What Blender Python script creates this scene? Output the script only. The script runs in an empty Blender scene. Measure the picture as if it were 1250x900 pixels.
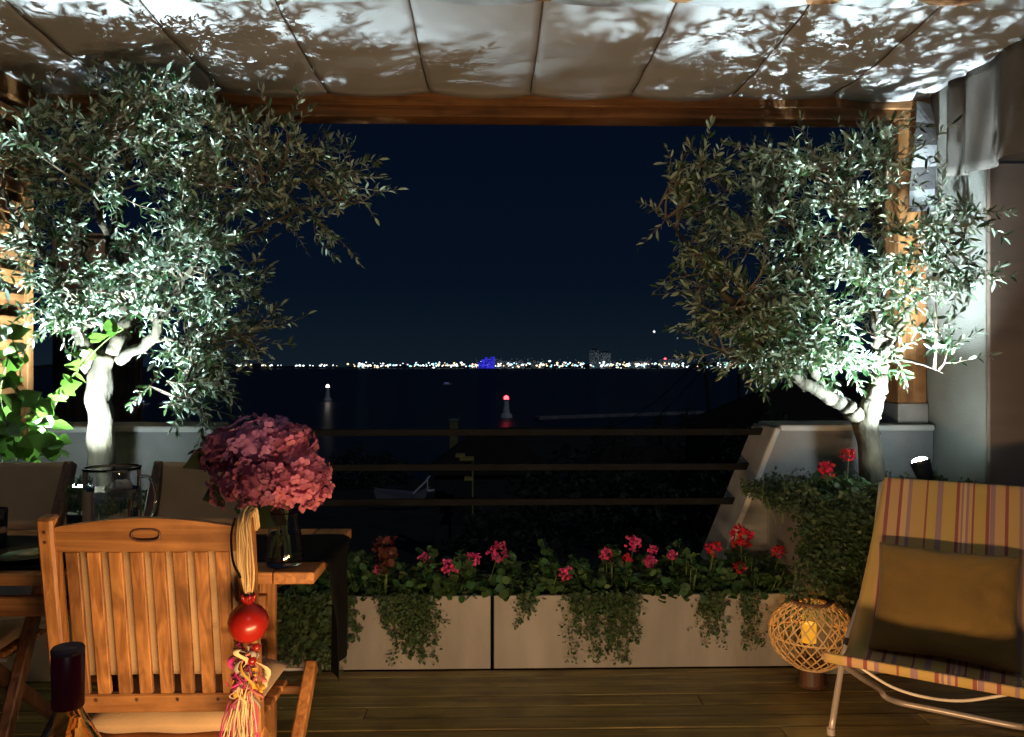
import bpy, bmesh, math, random
import numpy as np
from mathutils import Vector, Matrix

R = math.radians
rnd = random.Random(7)
rng = np.random.default_rng(11)
S = bpy.context.scene
COL = S.collection

# ------------------------------------------------------------------ camera
EYE = 1.32
YAW = R(1.43)
cam_d = bpy.data.cameras.new('camera')
cam = bpy.data.objects.new('camera', cam_d)
COL.objects.link(cam)
cam.location = (0, 0, EYE)
cam.rotation_euler = (R(90), 0, -YAW)
cam_d.sensor_width = 36
cam_d.lens = 28.8
cam_d.shift_y = -0.0024
cam_d.clip_start = 0.05
cam_d.clip_end = 40000
S.camera = cam

# ------------------------------------------------------------------ sky
W = bpy.data.worlds.new('World')
S.world = W
W.use_nodes = True
wn, wl = W.node_tree.nodes, W.node_tree.links
wn.clear()
w_out = wn.new('ShaderNodeOutputWorld')
w_bg = wn.new('ShaderNodeBackground')
w_tc = wn.new('ShaderNodeTexCoord')
w_sep = wn.new('ShaderNodeSeparateXYZ')
w_ramp = wn.new('ShaderNodeValToRGB')
w_ramp.color_ramp.elements[0].position = 0.0
w_ramp.color_ramp.elements[0].color = (0.0052, 0.0110, 0.0185, 1)
e = w_ramp.color_ramp.elements.new(0.10)
e.color = (0.0018, 0.0052, 0.0135, 1)
w_ramp.color_ramp.elements[-1].position = 0.45
w_ramp.color_ramp.elements[-1].color = (0.0009, 0.0026, 0.0085, 1)
wl.new(w_tc.outputs['Generated'], w_sep.inputs[0])
wl.new(w_sep.outputs['Z'], w_ramp.inputs[0])
wl.new(w_ramp.outputs[0], w_bg.inputs['Color'])
w_bg.inputs['Strength'].default_value = 1.0
wl.new(w_bg.outputs[0], w_out.inputs[0])

def lamp(name, kind, loc, energy, color, **kw):
    d = bpy.data.lights.new(name, kind)
    d.energy = energy
    d.color = color
    for k, v in kw.items():
        setattr(d, k, v)
    o = bpy.data.objects.new(name, d)
    COL.objects.link(o)
    o.location = loc
    return o

# faint bluish fill sun added to brighten the dark distance
far_fill = lamp('far_fill_sun', 'SUN', (0, -5, 10), 0.14, (0.75, 0.85, 1.0), angle=R(0.5))
far_fill.rotation_euler = (R(55), 0, R(20))
# low warm lamp on the deck behind the photographer's feet
warm = lamp('warm_low_lamp', 'AREA', (0.15, 1.05, 0.28), 46.0, (1.0, 0.62, 0.31),
            shape='RECTANGLE', size=1.2, size_y=0.10)
warm.rotation_euler = (R(89), 0, R(0))

S.view_settings.view_transform = 'Standard'
S.view_settings.look = 'None'
S.view_settings.exposure = 0.0
S.view_settings.gamma = 1.0
S.view_settings.use_curve_mapping = False
S.render.engine = 'CYCLES'
S.cycles.use_denoising = True
S.cycles.max_bounces = 10
S.cycles.transmission_bounces = 8
S.cycles.transparent_max_bounces = 8
S.cycles.sample_clamp_indirect = 4.0
S.cycles.caustics_reflective = False

def at(u, v, Y):
    """world point at depth Y on the sight line of photo pixel (u, v)"""
    a, b = (u - 625) / 1000.0, (447 - v) / 1000.0
    s, c = math.sin(YAW), math.cos(YAW)
    d = Vector((s + a * c, c - a * s, b))
    return Vector((0, 0, EYE)) + d * (Y / d.y)

# ------------------------------------------------------------------ materials
MATS = {}
def new_mat(name):
    m = bpy.data.materials.new(name)
    m.use_nodes = True
    nt = m.node_tree
    p = nt.nodes['Principled BSDF']
    MATS[name] = m
    return m, nt.nodes, nt.links, p

def plain(name, col, rough=0.6, metal=0.0, var=0.25, scale=8.0, bump=0.0, bscale=60.0, stretch=(1, 1, 1), spec=None, col2=None, sheen=0.0):
    m, n, l, p = new_mat(name)
    tc = n.new('ShaderNodeTexCoord')
    mp = n.new('ShaderNodeMapping')
    mp.inputs['Scale'].default_value = stretch
    l.new(tc.outputs['Object'], mp.inputs[0])
    nz = n.new('ShaderNodeTexNoise')
    nz.inputs['Scale'].default_value = scale
    nz.inputs['Detail'].default_value = 6
    l.new(mp.outputs[0], nz.inputs['Vector'])
    rp = n.new('ShaderNodeValToRGB')
    lo = [c * (1 - var) for c in col]
    hi = list(col2) if col2 else [min(1, c * (1 + var)) for c in col]
    rp.color_ramp.elements[0].position = 0.3
    rp.color_ramp.elements[1].position = 0.7
    rp.color_ramp.elements[0].color = (*lo, 1)
    rp.color_ramp.elements[1].color = (*hi, 1)
    l.new(nz.outputs['Fac'], rp.inputs[0])
    l.new(rp.outputs[0], p.inputs['Base Color'])
    p.inputs['Roughness'].default_value = rough
    p.inputs['Metallic'].default_value = metal
    if spec is not None:
        p.inputs['Specular IOR Level'].default_value = spec
    if sheen:
        p.inputs['Sheen Weight'].default_value = sheen
    if bump:
        b2 = n.new('ShaderNodeTexNoise')
        b2.inputs['Scale'].default_value = bscale
        b2.inputs['Detail'].default_value = 5
        l.new(mp.outputs[0], b2.inputs['Vector'])
        bp = n.new('ShaderNodeBump')
        bp.inputs['Strength'].default_value = bump
        bp.inputs['Distance'].default_value = 0.01
        l.new(b2.outputs['Fac'], bp.inputs['Height'])
        l.new(bp.outputs[0], p.inputs['Normal'])
    return m

def wood(name, axis, dark, light, rough=0.5, scale=1.0):
    """grain running along one axis, each piece with its own tone and offset"""
    m, n, l, p = new_mat(name)
    tc = n.new('ShaderNodeTexCoord')
    oi = n.new('ShaderNodeObjectInfo')
    off = n.new('ShaderNodeVectorMath'); off.operation = 'SCALE'
    cmb = n.new('ShaderNodeCombineXYZ')
    for k in range(3):
        l.new(oi.outputs['Random'], cmb.inputs[k])
    l.new(cmb.outputs[0], off.inputs[0]); off.inputs['Scale'].default_value = 37.0
    add = n.new('ShaderNodeVectorMath'); add.operation = 'ADD'
    l.new(tc.outputs['Object'], add.inputs[0]); l.new(off.outputs[0], add.inputs[1])
    mp = n.new('ShaderNodeMapping')
    sc = [44 * scale, 44 * scale, 44 * scale]
    sc['XYZ'.index(axis)] = 2.2 * scale
    mp.inputs['Scale'].default_value = sc
    l.new(add.outputs[0], mp.inputs[0])
    nz = n.new('ShaderNodeTexNoise'); nz.inputs['Scale'].default_value = 1.0
    nz.inputs['Detail'].default_value = 7; nz.inputs['Distortion'].default_value = 1.3
    l.new(mp.outputs[0], nz.inputs['Vector'])
    rp = n.new('ShaderNodeValToRGB')
    rp.color_ramp.elements[0].position = 0.32; rp.color_ramp.elements[0].color = (*dark, 1)
    rp.color_ramp.elements[1].position = 0.68; rp.color_ramp.elements[1].color = (*light, 1)
    l.new(nz.outputs['Fac'], rp.inputs[0])
    hsv = n.new('ShaderNodeHueSaturation')
    mr = n.new('ShaderNodeMapRange')
    mr.inputs['To Min'].default_value = 0.66; mr.inputs['To Max'].default_value = 1.28
    l.new(oi.outputs['Random'], mr.inputs[0]); l.new(mr.outputs[0], hsv.inputs['Value'])
    l.new(rp.outputs[0], hsv.inputs['Color'])
    # worn darker stains
    st = n.new('ShaderNodeTexNoise'); st.inputs['Scale'].default_value = 7; st.inputs['Detail'].default_value = 4
    l.new(add.outputs[0], st.inputs['Vector'])
    sr = n.new('ShaderNodeValToRGB')
    sr.color_ramp.elements[0].position = 0.33; sr.color_ramp.elements[0].color = (0.45, 0.42, 0.4, 1)
    sr.color_ramp.elements[1].position = 0.5; sr.color_ramp.elements[1].color = (1, 1, 1, 1)
    l.new(st.outputs['Fac'], sr.inputs[0])
    mx = n.new('ShaderNodeMix'); mx.data_type = 'RGBA'; mx.blend_type = 'MULTIPLY'
    mx.inputs[0].default_value = 0.7
    l.new(hsv.outputs[0], mx.inputs[6]); l.new(sr.outputs[0], mx.inputs[7])
    l.new(mx.outputs[2], p.inputs['Base Color'])
    p.inputs['Roughness'].default_value = rough
    bp = n.new('ShaderNodeBump'); bp.inputs['Strength'].default_value = 0.35; bp.inputs['Distance'].default_value = 0.004
    l.new(nz.outputs['Fac'], bp.inputs['Height']); l.new(bp.outputs[0], p.inputs['Normal'])
    return m

def leafmat(name, top, under, rough=0.4, trans=0.25, var=0.35):
    m, n, l, p = new_mat(name)
    g = n.new('ShaderNodeNewGeometry')
    mx = n.new('ShaderNodeMix'); mx.data_type = 'RGBA'
    mx.inputs[6].default_value = (*top, 1); mx.inputs[7].default_value = (*under, 1)
    l.new(g.outputs['Backfacing'], mx.inputs[0])
    hsv = n.new('ShaderNodeHueSaturation')
    mr = n.new('ShaderNodeMapRange')
    mr.inputs['To Min'].default_value = 1 - var; mr.inputs['To Max'].default_value = 1 + var
    l.new(g.outputs['Random Per Island'], mr.inputs[0])
    l.new(mr.outputs[0], hsv.inputs['Value'])
    mh = n.new('ShaderNodeMapRange'); mh.inputs['To Min'].default_value = 0.47; mh.inputs['To Max'].default_value = 0.53
    wn_ = n.new('ShaderNodeMath'); wn_.operation = 'FRACT'
    ml = n.new('ShaderNodeMath'); ml.operation = 'MULTIPLY'; ml.inputs[1].default_value = 17.3
    l.new(g.outputs['Random Per Island'], ml.inputs[0]); l.new(ml.outputs[0], wn_.inputs[0])
    l.new(wn_.outputs[0], mh.inputs[0]); l.new(mh.outputs[0], hsv.inputs['Hue'])
    l.new(mx.outputs[2], hsv.inputs['Color'])
    l.new(hsv.outputs[0], p.inputs['Base Color'])
    p.inputs['Roughness'].default_value = rough
    tr = n.new('ShaderNodeBsdfTranslucent')
    l.new(hsv.outputs[0], tr.inputs['Color'])
    ms = n.new('ShaderNodeMixShader'); ms.inputs[0].default_value = trans
    out = n['Material Output']
    l.new(p.outputs[0], ms.inputs[1]); l.new(tr.outputs[0], ms.inputs[2]); l.new(ms.outputs[0], out.inputs[0])
    return m

def emis(name, col, strength):
    m, n, l, p = new_mat(name)
    p.inputs['Base Color'].default_value = (0.02, 0.02, 0.02, 1)
    p.inputs['Emission Color'].default_value = (*col, 1)
    p.inputs['Emission Strength'].default_value = strength
    return m

def glass(name, col=(1, 1, 1), rough=0.0, ior=1.45):
    m, n, l, p = new_mat(name)
    p.inputs['Base Color'].default_value = (*col, 1)
    p.inputs['Roughness'].default_value = rough
    p.inputs['IOR'].default_value = ior
    p.inputs['Transmission Weight'].default_value = 1.0
    return m

TD, TL = (0.25, 0.098, 0.027), (0.56, 0.255, 0.080)
M_teakX = wood('teak_along_x', 'X', TD, TL)
M_teakY = wood('teak_along_y', 'Y', TD, TL)
M_teakZ = wood('teak_along_z', 'Z', TD, TL)
M_pineX = wood('pergola_pine_x', 'X', (0.17, 0.072, 0.022), (0.38, 0.185, 0.066), 0.55, 0.6)
M_pineY = wood('pergola_pine_y', 'Y', (0.17, 0.072, 0.022), (0.38, 0.185, 0.066), 0.55, 0.6)
M_pineZ = wood('pergola_pine_z', 'Z', (0.17, 0.072, 0.022), (0.38, 0.185, 0.066), 0.55, 0.6)
M_deck = wood('deck_board', 'X', (0.12, 0.082, 0.022), (0.34, 0.25, 0.075), 0.45, 0.7)
M_darkwood = wood('dark_wood', 'Z', (0.05, 0.022, 0.012), (0.15, 0.07, 0.035), 0.5)
M_canvas = plain('canopy_canvas', (0.44, 0.465, 0.49), 0.85, var=0.07, scale=3, bump=0.15, bscale=220)
M_seam = plain('canopy_seam', (0.10, 0.08, 0.07), 0.8)
M_stucco = plain('stucco', (0.24, 0.25, 0.235), 0.9, var=0.10, scale=5, bump=0.5, bscale=130)
M_parapet = plain('parapet_render', (0.22, 0.22, 0.22), 0.9, var=0.12, scale=6, bump=0.4, bscale=90)
M_coping = plain('coping_paint', (0.46, 0.46, 0.44), 0.7, var=0.15, scale=9, bump=0.2, bscale=60)
M_planter = plain('planter_panel', (0.235, 0.22, 0.20), 0.6, var=0.28, scale=5, stretch=(1, 1, .25), bump=0.12, bscale=120)
M_soil = plain('soil', (0.035, 0.022, 0.014), 0.95, var=0.4, scale=40, bump=0.8, bscale=70)
M_metal_dk = plain('dark_metal', (0.05, 0.05, 0.055), 0.45, metal=0.6)
M_rail = plain('rail_metal', (0.010, 0.0105, 0.011), 0.8, var=0.2, spec=.1)
M_zinc = plain('zinc', (0.55, 0.55, 0.55), 0.4, metal=0.8)
M_lounge_tube = plain('lounge_tube', (0.62, 0.52, 0.44), 0.35, metal=0.25, var=0.08)
M_bark = plain('olive_bark', (0.040, 0.035, 0.022), 0.9, var=0.75, scale=20, bump=1.0, bscale=34, stretch=(1, 1, 0.4))
M_olive = leafmat('olive_leaf', (0.038, 0.085, 0.030), (0.31, 0.43, 0.34), 0.30, 0.20, 0.5)
M_climber = leafmat('climber_leaf', (0.040, 0.14, 0.020), (0.06, 0.17, 0.03), 0.35, 0.35, 0.3)
M_geran = leafmat('geranium_leaf', (0.05, 0.11, 0.028), (0.08, 0.14, 0.05), 0.5, 0.25)
M_trail = leafmat('trailing_leaf', (0.05, 0.085, 0.030), (0.08, 0.11, 0.05), 0.5, 0.25)
M_dkleaf = leafmat('dark_leaf', (0.015, 0.035, 0.015), (0.03, 0.05, 0.025), 0.4, 0.15)
M_nightleaf = leafmat('hill_tree_leaf', (0.03, 0.05, 0.025), (0.04, 0.06, 0.03), 0.6, 0.1)
M_stem = plain('green_stem', (0.11, 0.17, 0.05), 0.6)
M_twig = plain('twig', (0.16, 0.13, 0.09), 0.8)
M_pink = leafmat('petal_pink', (0.74, 0.07, 0.25), (0.72, 0.12, 0.30), 0.5, 0.35, 0.3)
M_red = leafmat('petal_red', (0.60, 0.012, 0.018), (0.55, 0.03, 0.03), 0.5, 0.35, 0.3)
M_hyd_pink = leafmat('hydrangea_pink', (0.56, 0.165, 0.23), (0.50, 0.15, 0.21), 0.6, 0.3, 0.3)
M_hyd_mauve = leafmat('hydrangea_mauve', (0.42, 0.17, 0.33), (0.37, 0.15, 0.30), 0.6, 0.3, 0.35)
M_hyd_plum = leafmat('hydrangea_plum', (0.34, 0.095, 0.15), (0.28, 0.08, 0.13), 0.6, 0.3, 0.35)
M_tan = plain('tan_cushion', (0.55, 0.36, 0.18), 0.9, var=0.07, scale=10, bump=0.25, bscale=300, sheen=0.2)
M_black = plain('black_cloth', (0.0032, 0.0032, 0.0036), 0.95, var=0.3, bump=0.3, bscale=200, spec=.1)
M_ochre = plain('ochre_pillow', (0.21, 0.118, 0.020), 0.85, var=0.16, scale=6, bump=0.9, bscale=11, sheen=0.15)
M_cane = plain('bamboo_cane', (0.72, 0.48, 0.22), 0.5, var=0.2, scale=12)
M_candle = emis('candle_glow', (1.0, 0.40, 0.02), .85)
M_glass = glass('clear_glass')
M_water = glass('still_water', (0.96, 0.98, 0.97), 0.0, 1.33)
def frosty(name, col, tr):
    m, n, l, p = new_mat(name)
    p.inputs['Base Color'].default_value = (*col, 1)
    p.inputs['Roughness'].default_value = .25
    t = n.new('ShaderNodeBsdfTranslucent'); t.inputs['Color'].default_value = (*col, 1)
    nz = n.new('ShaderNodeTexNoise'); nz.inputs['Scale'].default_value = 24
    tc = n.new('ShaderNodeTexCoord'); l.new(tc.outputs['Object'], nz.inputs['Vector'])
    bp = n.new('ShaderNodeBump'); bp.inputs['Strength'].default_value = .8; bp.inputs['Distance'].default_value = .01
    l.new(nz.outputs['Fac'], bp.inputs['Height']); l.new(bp.outputs[0], p.inputs['Normal']); l.new(bp.outputs[0], t.inputs['Normal'])
    ms = n.new('ShaderNodeMixShader'); ms.inputs[0].default_value = tr
    l.new(p.outputs[0], ms.inputs[1]); l.new(t.outputs[0], ms.inputs[2]); l.new(ms.outputs[0], n['Material Output'].inputs[0])
    return m
M_ice = frosty('ice', (.90, .93, .88), .5)
M_ceramic = plain('pomegranate_glaze', (0.26, 0.010, 0.006), 0.28, var=0.25, scale=9)
M_raffia = plain('raffia', (0.55, 0.38, 0.17), 0.8, var=0.25, scale=30, stretch=(1, 1, 0.2))
M_foil = plain('wine_foil', (0.20, 0.010, 0.022), 0.35, var=0.2, scale=20)
M_foiltop = plain('torn_foil', (0.16, 0.09, 0.09), 0.6, metal=0.2)
M_bottle = glass('amber_glass', (0.95, 0.82, 0.55), 0.02)
M_wine = glass('straw_wine', (0.9, 0.6, 0.2), 0.0, 1.34)

# striped lounge fabric: stripes run along the sling, position across it decides the colour
def striped(name):
    m, n, l, p = new_mat(name)
    tc = n.new('ShaderNodeTexCoord'); sp = n.new('ShaderNodeSeparateXYZ')
    l.new(tc.outputs['Object'], sp.inputs[0])
    mr = n.new('ShaderNodeMapRange'); mr.inputs['From Max'].default_value = 0.595
    l.new(sp.outputs['X'], mr.inputs[0])
    rp = n.new('ShaderNodeValToRGB'); cr = rp.color_ramp; cr.interpolation = 'CONSTANT'
    org, och, sal = (0.52, 0.33, 0.12), (0.50, 0.34, 0.10), (0.55, 0.34, 0.16)
    mar, vio, cre = (0.28, 0.08, 0.07), (0.32, 0.19, 0.20), (0.60, 0.40, 0.20)
    st = [(0, org), (.045, och), (.095, sal), (.118, mar), (.142, sal), (.20, mar), (.222, cre), (.256, vio), (.278, org),
          (.365, mar), (.376, och), (.43, vio), (.465, och), (.545, mar), (.565, sal), (.578, vio), (.588, cre), (.602, vio),
          (.618, sal), (.64, mar), (.652, och), (.715, mar), (.735, sal), (.742, vio), (.768, sal), (.822, mar), (.842, org),
          (.90, vio), (.92, och)]
    while len(cr.elements) < len(st): cr.elements.new(0.99)
    for e_, (ps, c) in zip(cr.elements, st):
        e_.position = ps; e_.color = (*c, 1)
    l.new(mr.outputs[0], rp.inputs[0])
    l.new(rp.outputs[0], p.inputs['Base Color'])
    p.inputs['Roughness'].default_value = 0.9
    nz = n.new('ShaderNodeTexNoise'); nz.inputs['Scale'].default_value = 260
    l.new(tc.outputs['Object'], nz.inputs['Vector'])
    bp = n.new('ShaderNodeBump'); bp.inputs['Strength'].default_value = 0.3; bp.inputs['Distance'].default_value = 0.003
    l.new(nz.outputs['Fac'], bp.inputs['Height']); l.new(bp.outputs[0], p.inputs['Normal'])
    return m
M_stripe = striped('striped_canvas')

# ------------------------------------------------------------------ mesh helpers
_boxcache = {}
def box_data(sx, sy, sz, bev):
    k = (round(sx, 4), round(sy, 4), round(sz, 4), round(bev, 4))
    if k not in _boxcache:
        bm = bmesh.new()
        bmesh.ops.create_cube(bm, size=1)
        bmesh.ops.scale(bm, vec=(sx, sy, sz), verts=bm.verts)
        if bev > 0:
            bmesh.ops.bevel(bm, geom=bm.edges[:], offset=bev, segments=1, affect='EDGES')
        bm.verts.index_update()
        _boxcache[k] = ([v.co.copy() for v in bm.verts], [[v.index for v in f.verts] for f in bm.faces])
        bm.free()
    return _boxcache[k]

class MB:
    def __init__(self):
        self.v, self.f = [], []
    def add(self, vs, fs, M=None):
        o = len(self.v)
        self.v += [tuple(M @ Vector(p)) if M else tuple(p) for p in vs]
        self.f += [[i + o for i in f] for f in fs]
        return self
    def box(self, x0, x1, y0, y1, z0, z1, bev=0.003):
        vs, fs = box_data(x1 - x0, y1 - y0, z1 - z0, bev)
        return self.add(vs, fs, Matrix.Translation(((x0 + x1) / 2, (y0 + y1) / 2, (z0 + z1) / 2)))
    def bar(self, a, b, w, h, bev=0.003, up=(0, 0, 1)):
        """box section from a to b; w across, h along the up side"""
        a, b = Vector(a), Vector(b)
        d = (b - a); L = d.length; d.normalize()
        s = d.cross(Vector(up)); s.normalize(); u = s.cross(d)
        M = Matrix((( d.x, s.x, u.x, 0), (d.y, s.y, u.y, 0), (d.z, s.z, u.z, 0), (0, 0, 0, 1)))
        vs, fs = box_data(L, w, h, bev)
        return self.add(vs, fs, Matrix.Translation((a + b) / 2) @ M)
    def tube(self, pts, rad, n=8, cap=True, closed=False):
        pts = [Vector(p) for p in pts]
        m = len(pts)
        if not hasattr(rad, '__len__'): rad = [rad] * m
        o = len(self.v)
        prev = None
        for i, p in enumerate(pts):
            a = pts[(i - 1) % m] if closed or i > 0 else p
            b = pts[(i + 1) % m] if closed or i < m - 1 else p
            t = (b - a).normalized() if (b - a).length > 1e-9 else Vector((0, 0, 1))
            if prev is None:
                r = Vector((0, 0, 1)) if abs(t.z) < 0.9 else Vector((1, 0, 0))
                x = t.cross(r).normalized()
            else:
                x = (prev - t * prev.dot(t)).normalized()
            prev = x
            y = t.cross(x)
            for k in range(n):
                a_ = 2 * math.pi * k / n
                self.v.append(tuple(p + (x * math.cos(a_) + y * math.sin(a_)) * rad[i]))
        for i in range(m if closed else m - 1):
            j = (i + 1) % m
            for k in range(n):
                q = (k + 1) % n
                self.f.append([o + i * n + k, o + i * n + q, o + j * n + q, o + j * n + k])
        if cap and not closed:
            self.f.append([o + k for k in range(n)][::-1])
            self.f.append([o + (m - 1) * n + k for k in range(n)])
        return self
    def lathe(self, prof, n=24, c=(0, 0, 0)):
        o = len(self.v)
        for (r, z) in prof:
            for k in range(n):
                a = 2 * math.pi * k / n
                self.v.append((c[0] + r * math.cos(a), c[1] + r * math.sin(a), c[2] + z))
        for i in range(len(prof) - 1):
            for k in range(n):
                q = (k + 1) % n
                self.f.append([o + i * n + k, o + i * n + q, o + (i + 1) * n + q, o + (i + 1) * n + k])
        return self
    def grid(self, nu, nv, fn):
        o = len(self.v)
        for i in range(nu + 1):
            for j in range(nv + 1):
                self.v.append(tuple(fn(i / nu, j / nv)))
        for i in range(nu):
            for j in range(nv):
                a = o + i * (nv + 1) + j
                self.f.append([a, a + nv + 1, a + nv + 2, a + 1])
        return self
    def mesh(self, name, mat, smooth=False):
        me = bpy.data.meshes.new(name)
        me.from_pydata(self.v, [], self.f)
        me.materials.append(mat)
        if smooth:
            me.shade_smooth()
        me.update()
        return me
    def build(self, name, mat, parent=None, smooth=False, loc=None):
        return obj(name, self.mesh(name, mat, smooth), parent, loc)

def obj(name, me, parent=None, loc=None):
    o = bpy.data.objects.new(name, me)
    COL.objects.link(o)
    if loc is not None: o.location = loc
    if parent: o.parent = parent
    return o

def tag(o, label=None, cat=None, group=None, kind=None):
    if label: o['label'] = label
    if cat: o['category'] = cat
    if group: o['group'] = group
    if kind: o['kind'] = kind
    return o

def thing(name, label, cat, loc=(0, 0, 0), rz=0.0, group=None):
    o = bpy.data.objects.new(name, None)
    COL.objects.link(o)
    o.empty_display_size = 0.1
    o.location = loc
    o.rotation_euler = (0, 0, rz)
    return tag(o, label, cat, group)

def struct(o):
    o['kind'] = 'structure'
    return o

def solidify(o, t, offset=0.0):
    md = o.modifiers.new('thickness', 'SOLIDIFY'); md.thickness = t; md.offset = offset
    return o

def mesh_np(name, V, F, mat, smooth=False):
    me = bpy.data.meshes.new(name)
    nv, nf, k = len(V), len(F), F.shape[1]
    me.vertices.add(nv); me.vertices.foreach_set('co', V.astype(np.float32).ravel())
    me.loops.add(nf * k); me.loops.foreach_set('vertex_index', F.astype(np.int32).ravel())
    me.polygons.add(nf)
    me.polygons.foreach_set('loop_start', np.arange(0, nf * k, k, dtype=np.int32))
    me.polygons.foreach_set('loop_total', np.full(nf, k, dtype=np.int32))
    me.materials.append(mat)
    me.update(calc_edges=True)
    if smooth: me.shade_smooth()
    return me

# leaf templates: x along the leaf (0..1), y across (-.5..5), z normal
LEAF_OLIVE = (np.array([[0, 0, 0], [.30, .42, .05], [.30, 0, 0], [.30, -.42, .05], [.68, .40, .03], [.68, 0, -.02], [.68, -.40, .03], [1, 0, -.10]], float),
              np.array([[0, 2, 1], [0, 3, 2], [1, 2, 5], [1, 5, 4], [2, 3, 6], [2, 6, 5], [4, 5, 7], [5, 6, 7]]))
LEAF_KITE = (np.array([[0, 0, 0], [.5, .5, .08], [.5, 0, 0], [.5, -.5, .08], [1, 0, -.08]], float),
             np.array([[0, 2, 1], [0, 3, 2], [1, 2, 4], [2, 3, 4]]))
_a = np.linspace(-2.6, 2.6, 8)
LEAF_ROUND = (np.vstack([[[0.12, 0, -.08]], np.stack([.5 + .5 * np.cos(_a), .5 * np.sin(_a), .10 * np.cos(_a * 3.5) + .05], 1)]),
              np.array([[0, i, i + 1] for i in range(1, 8)]))

def norm(a):
    return a / np.maximum(np.linalg.norm(a, axis=-1, keepdims=True), 1e-9)

def leaves(P, D, L, wid, tmpl, nrm=None, bend=1.0):
    """instance a leaf template at points P, along directions D"""
    N = len(P)
    D = norm(np.asarray(D, float))
    up = norm(np.asarray(nrm, float)) if nrm is not None else norm(rng.normal(size=(N, 3)) + [0, 0, .8])
    Sd = norm(np.cross(up, D)); U = np.cross(D, Sd)
    T, F = tmpl
    L = np.broadcast_to(np.asarray(L, float), (N,))[:, None, None]
    w = np.broadcast_to(np.asarray(wid, float), (N,))[:, None, None]
    V = P[:, None, :] + D[:, None, :] * T[None, :, 0:1] * L + Sd[:, None, :] * T[None, :, 1:2] * w + U[:, None, :] * T[None, :, 2:3] * L * bend
    FF = F[None] + (np.arange(N) * len(T))[:, None, None]
    return V.reshape(-1, 3), FF.reshape(-1, 3)

def catmull(pts, n=6):
    pts = [Vector(p) for p in pts]
    out = []
    for i in range(len(pts) - 1):
        p0 = pts[i - 1] if i > 0 else pts[i] * 2 - pts[i + 1]
        p1, p2 = pts[i], pts[i + 1]
        p3 = pts[i + 2] if i + 2 < len(pts) else p2 * 2 - p1
        for k in range(n):
            t = k / n
            out.append(0.5 * ((2 * p1) + (p2 - p0) * t + (2 * p0 - 5 * p1 + 4 * p2 - p3) * t * t + (3 * p1 - p0 - 3 * p2 + p3) * t ** 3))
    out.append(pts[-1])
    return out

# ================================================================== SETTING
XL, XR = -2.24, 2.19       # sides of the terrace

deck = struct(MB().box(-3.2, 3.6, -1.2, 3.98, -0.30, -0.03, 0).build('deck', M_soil))
y = -1.0
while y < 3.54:
    w = 0.096
    jx = rnd.uniform(-2.6, 2.8)
    for (a, b) in ((-3.2, jx), (jx + .004, 3.6)):
        MB().box(a, b, y, min(y + w, 3.56), -0.028, rnd.uniform(-.0012, .0012), 0.003).build('plank', M_deck, deck)
    y += w + 0.006

# sea, hillside, far shore
def sea_mat():
    m, n, l, p = new_mat('sea_water')
    p.inputs['Base Color'].default_value = (0.0035, 0.0055, 0.013, 1)
    p.inputs['Roughness'].default_value = 0.32
    p.inputs['Specular IOR Level'].default_value = 0.25
    tc = n.new('ShaderNodeTexCoord')
    mp = n.new('ShaderNodeMapping'); mp.inputs['Scale'].default_value = (0.25, 0.6, 1)
    l.new(tc.outputs['Object'], mp.inputs[0])
    nz = n.new('ShaderNodeTexNoise'); nz.inputs['Scale'].default_value = 1; nz.inputs['Detail'].default_value = 5
    l.new(mp.outputs[0], nz.inputs['Vector'])
    bp = n.new('ShaderNodeBump'); bp.inputs['Strength'].default_value = 0.5; bp.inputs['Distance'].default_value = 0.25
    l.new(nz.outputs['Fac'], bp.inputs['Height']); l.new(bp.outputs[0], p.inputs['Normal'])
    return m
SEA = -20.0
sea = struct(MB().add([(-9000, 60, SEA), (9000, 60, SEA), (16000, 16000, SEA), (-16000, 16000, SEA)], [[0, 1, 2, 3]]).build('sea', sea_mat()))

def shore_y(x, yy):
    k = min(1, max(0, (x / max(yy, 1) + 0.05) / 0.06))
    k = k * k * (3 - 2 * k)
    return 150 + 130 * k
def hill_z(x, yy):
    s = shore_y(x, yy)
    f = min(1.25, yy / s)
    z = -3.2 - 16.4 * f if f < 1 else -19.6 - 14 * (f - 1)
    z += 0.9 * math.sin(x * .11 + 1) * math.sin(yy * .09) * min(1, yy / 30) * (1 if f < .9 else .1)
    return z
M_hill = plain('hillside_scrub', (0.035, 0.038, 0.030), 0.95, var=0.5, scale=0.4, bump=0.6, bscale=2)
hill = struct(MB().grid(70, 90, lambda s, t: (lambda yy: (lambda xx: (xx, yy, hill_z(xx, yy)))((s - .5) * (40 + 1.9 * yy)))(4.4 + 330 * t ** 1.8)).build('hillside', M_hill, smooth=True))
shore = struct(MB().grid(120, 4, lambda s, t: ((s - .5) * 13000, 8000 + 900 * t, SEA - 2 + (26 + 18 * math.sin(s * 47) + 10 * math.sin(s * 131)) * min(1, t * 1.6))).build('far_shore', plain('far_shore_land', (0.03, 0.035, 0.04), 0.95)))

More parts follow.
